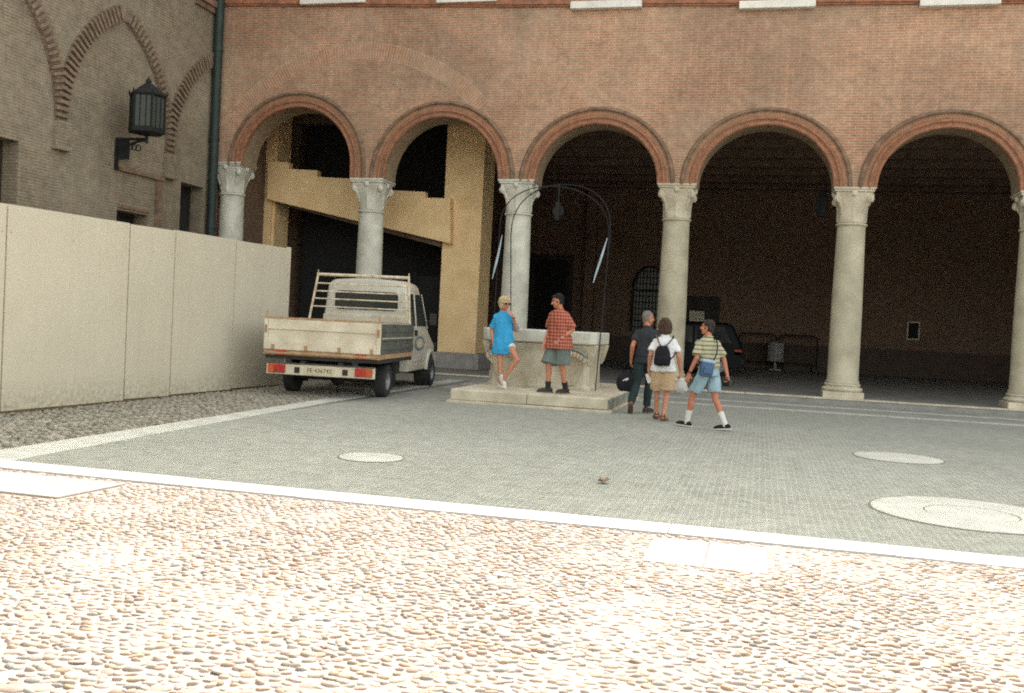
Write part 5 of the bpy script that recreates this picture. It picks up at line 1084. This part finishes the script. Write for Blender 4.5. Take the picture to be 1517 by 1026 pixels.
mb = MB(); mb.tube([Fm @ V((.08, .0, .1)), V((-.06, -.20, 1.2)), V((-.02, -.175, 1.34)), V((.01, -.12, 1.43)), nb + V((.05, -.07, -.0)), nb + V((.1, .02, .0)), nb + V((.12, .09, -.06)), V((.08, .19, 1.2)), V((-.08, .2, 1.02)), V((-.2, .1, .98)), Fm @ V((-.1, .02, .08))], .014, 8, flat=.5); mb.build('strap', CM['black'], cbk, smooth=True)
cam_ = thing('hand_camera', 'black camera held low in the striped polo man\'s right hand', 'camera', P5, R(50), scale=1.035)
q = p.J['wrR'] + V((.01, .0, -.13)); mb = MB(); mb.box(q.x - .035, q.x + .035, q.y - .08, q.y + .08, q.z - .06, q.z + .045); mb.box(q.x - .02, q.x + .025, q.y - .03, q.y + .03, q.z + .045, q.z + .07); mb.build('body', CM['leather'], cam_, bevel=.01)
mb = MB(); mb.lathe([(0, 0), (.04, 0), (.042, .05), (.037, .09), (0, .085)], (0, 0, 0), 20, Matrix.Translation(q + V((.035, 0, -.005))) @ Matrix.Rotation(PI / 2, 4, 'Y')); mb.build('lens', CM['black'], cam_, smooth=35)
# ------------------------------------------------------------------ light, sky, camera
AZ, EL = R(-8), R(41.6)
w = bpy.data.worlds.new('World'); SC.world = w; w.use_nodes = True; nt = w.node_tree; nt.nodes.clear()
sky = nt.nodes.new('ShaderNodeTexSky'); sky.sky_type = 'NISHITA'; sky.sun_disc = False; sky.sun_elevation = EL; sky.sun_rotation = AZ
sky.dust_density = 4; sky.air_density = 1.0; sky.ozone_density = .6
hs = nt.nodes.new('ShaderNodeHueSaturation'); hs.inputs['Saturation'].default_value = .3
bg = nt.nodes.new('ShaderNodeBackground'); bg.inputs[1].default_value = .15; ow = nt.nodes.new('ShaderNodeOutputWorld')
nt.links.new(sky.outputs[0], hs.inputs['Color']); warm = mixc(nt, 1.0, hs.outputs[0], (1.0, .98, .875), 'MULTIPLY'); nt.links.new(warm, bg.inputs[0]); nt.links.new(bg.outputs[0], ow.inputs[0])
sl = bpy.data.lights.new('sun', 'SUN'); sl.energy = 2.0; sl.angle = R(.53); sl.color = (1, .915, .865)
so = bpy.data.objects.new('sun', sl); COL.objects.link(so)
to_sun = Vector((math.sin(AZ) * math.cos(EL), math.cos(AZ) * math.cos(EL), math.sin(EL))); so.rotation_euler = to_sun.to_track_quat('Z', 'Y').to_euler(); so.location = (0, 30, 40)
cd = bpy.data.cameras.new('camera'); co = bpy.data.objects.new('camera', cd); COL.objects.link(co); SC.camera = co
cd.sensor_width = 36; cd.lens = 35.0; cd.clip_end = 500; cd.clip_start = .05
yaw, pitch, roll = R(14.006), R(1.372), R(2.807)
f = Vector((-math.sin(yaw), math.cos(yaw), 0)); r = Vector((math.cos(yaw), math.sin(yaw), 0)); u = Vector((0, 0, 1))
f2 = f * math.cos(pitch) - u * math.sin(pitch); u2 = u * math.cos(pitch) + f * math.sin(pitch)
r3 = r * math.cos(roll) + u2 * math.sin(roll); u3 = u2 * math.cos(roll) - r * math.sin(roll)
mw = Matrix((r3, u3, -f2)).transposed().to_4x4(); mw.translation = (0, 0, 1.6); co.matrix_world = mw
vs = SC.view_settings; SC.display_settings.display_device = 'sRGB'; vs.view_transform = 'Standard'; vs.look = 'None'; vs.exposure = 2.12; vs.gamma = 1.0; vs.use_curve_mapping = False
SC.cycles.use_denoising = False; SC.cycles.filter_width = 1.9; SC.cycles.max_bounces = 8; SC.cycles.diffuse_bounces = 5; SC.cycles.sample_clamp_indirect = 6
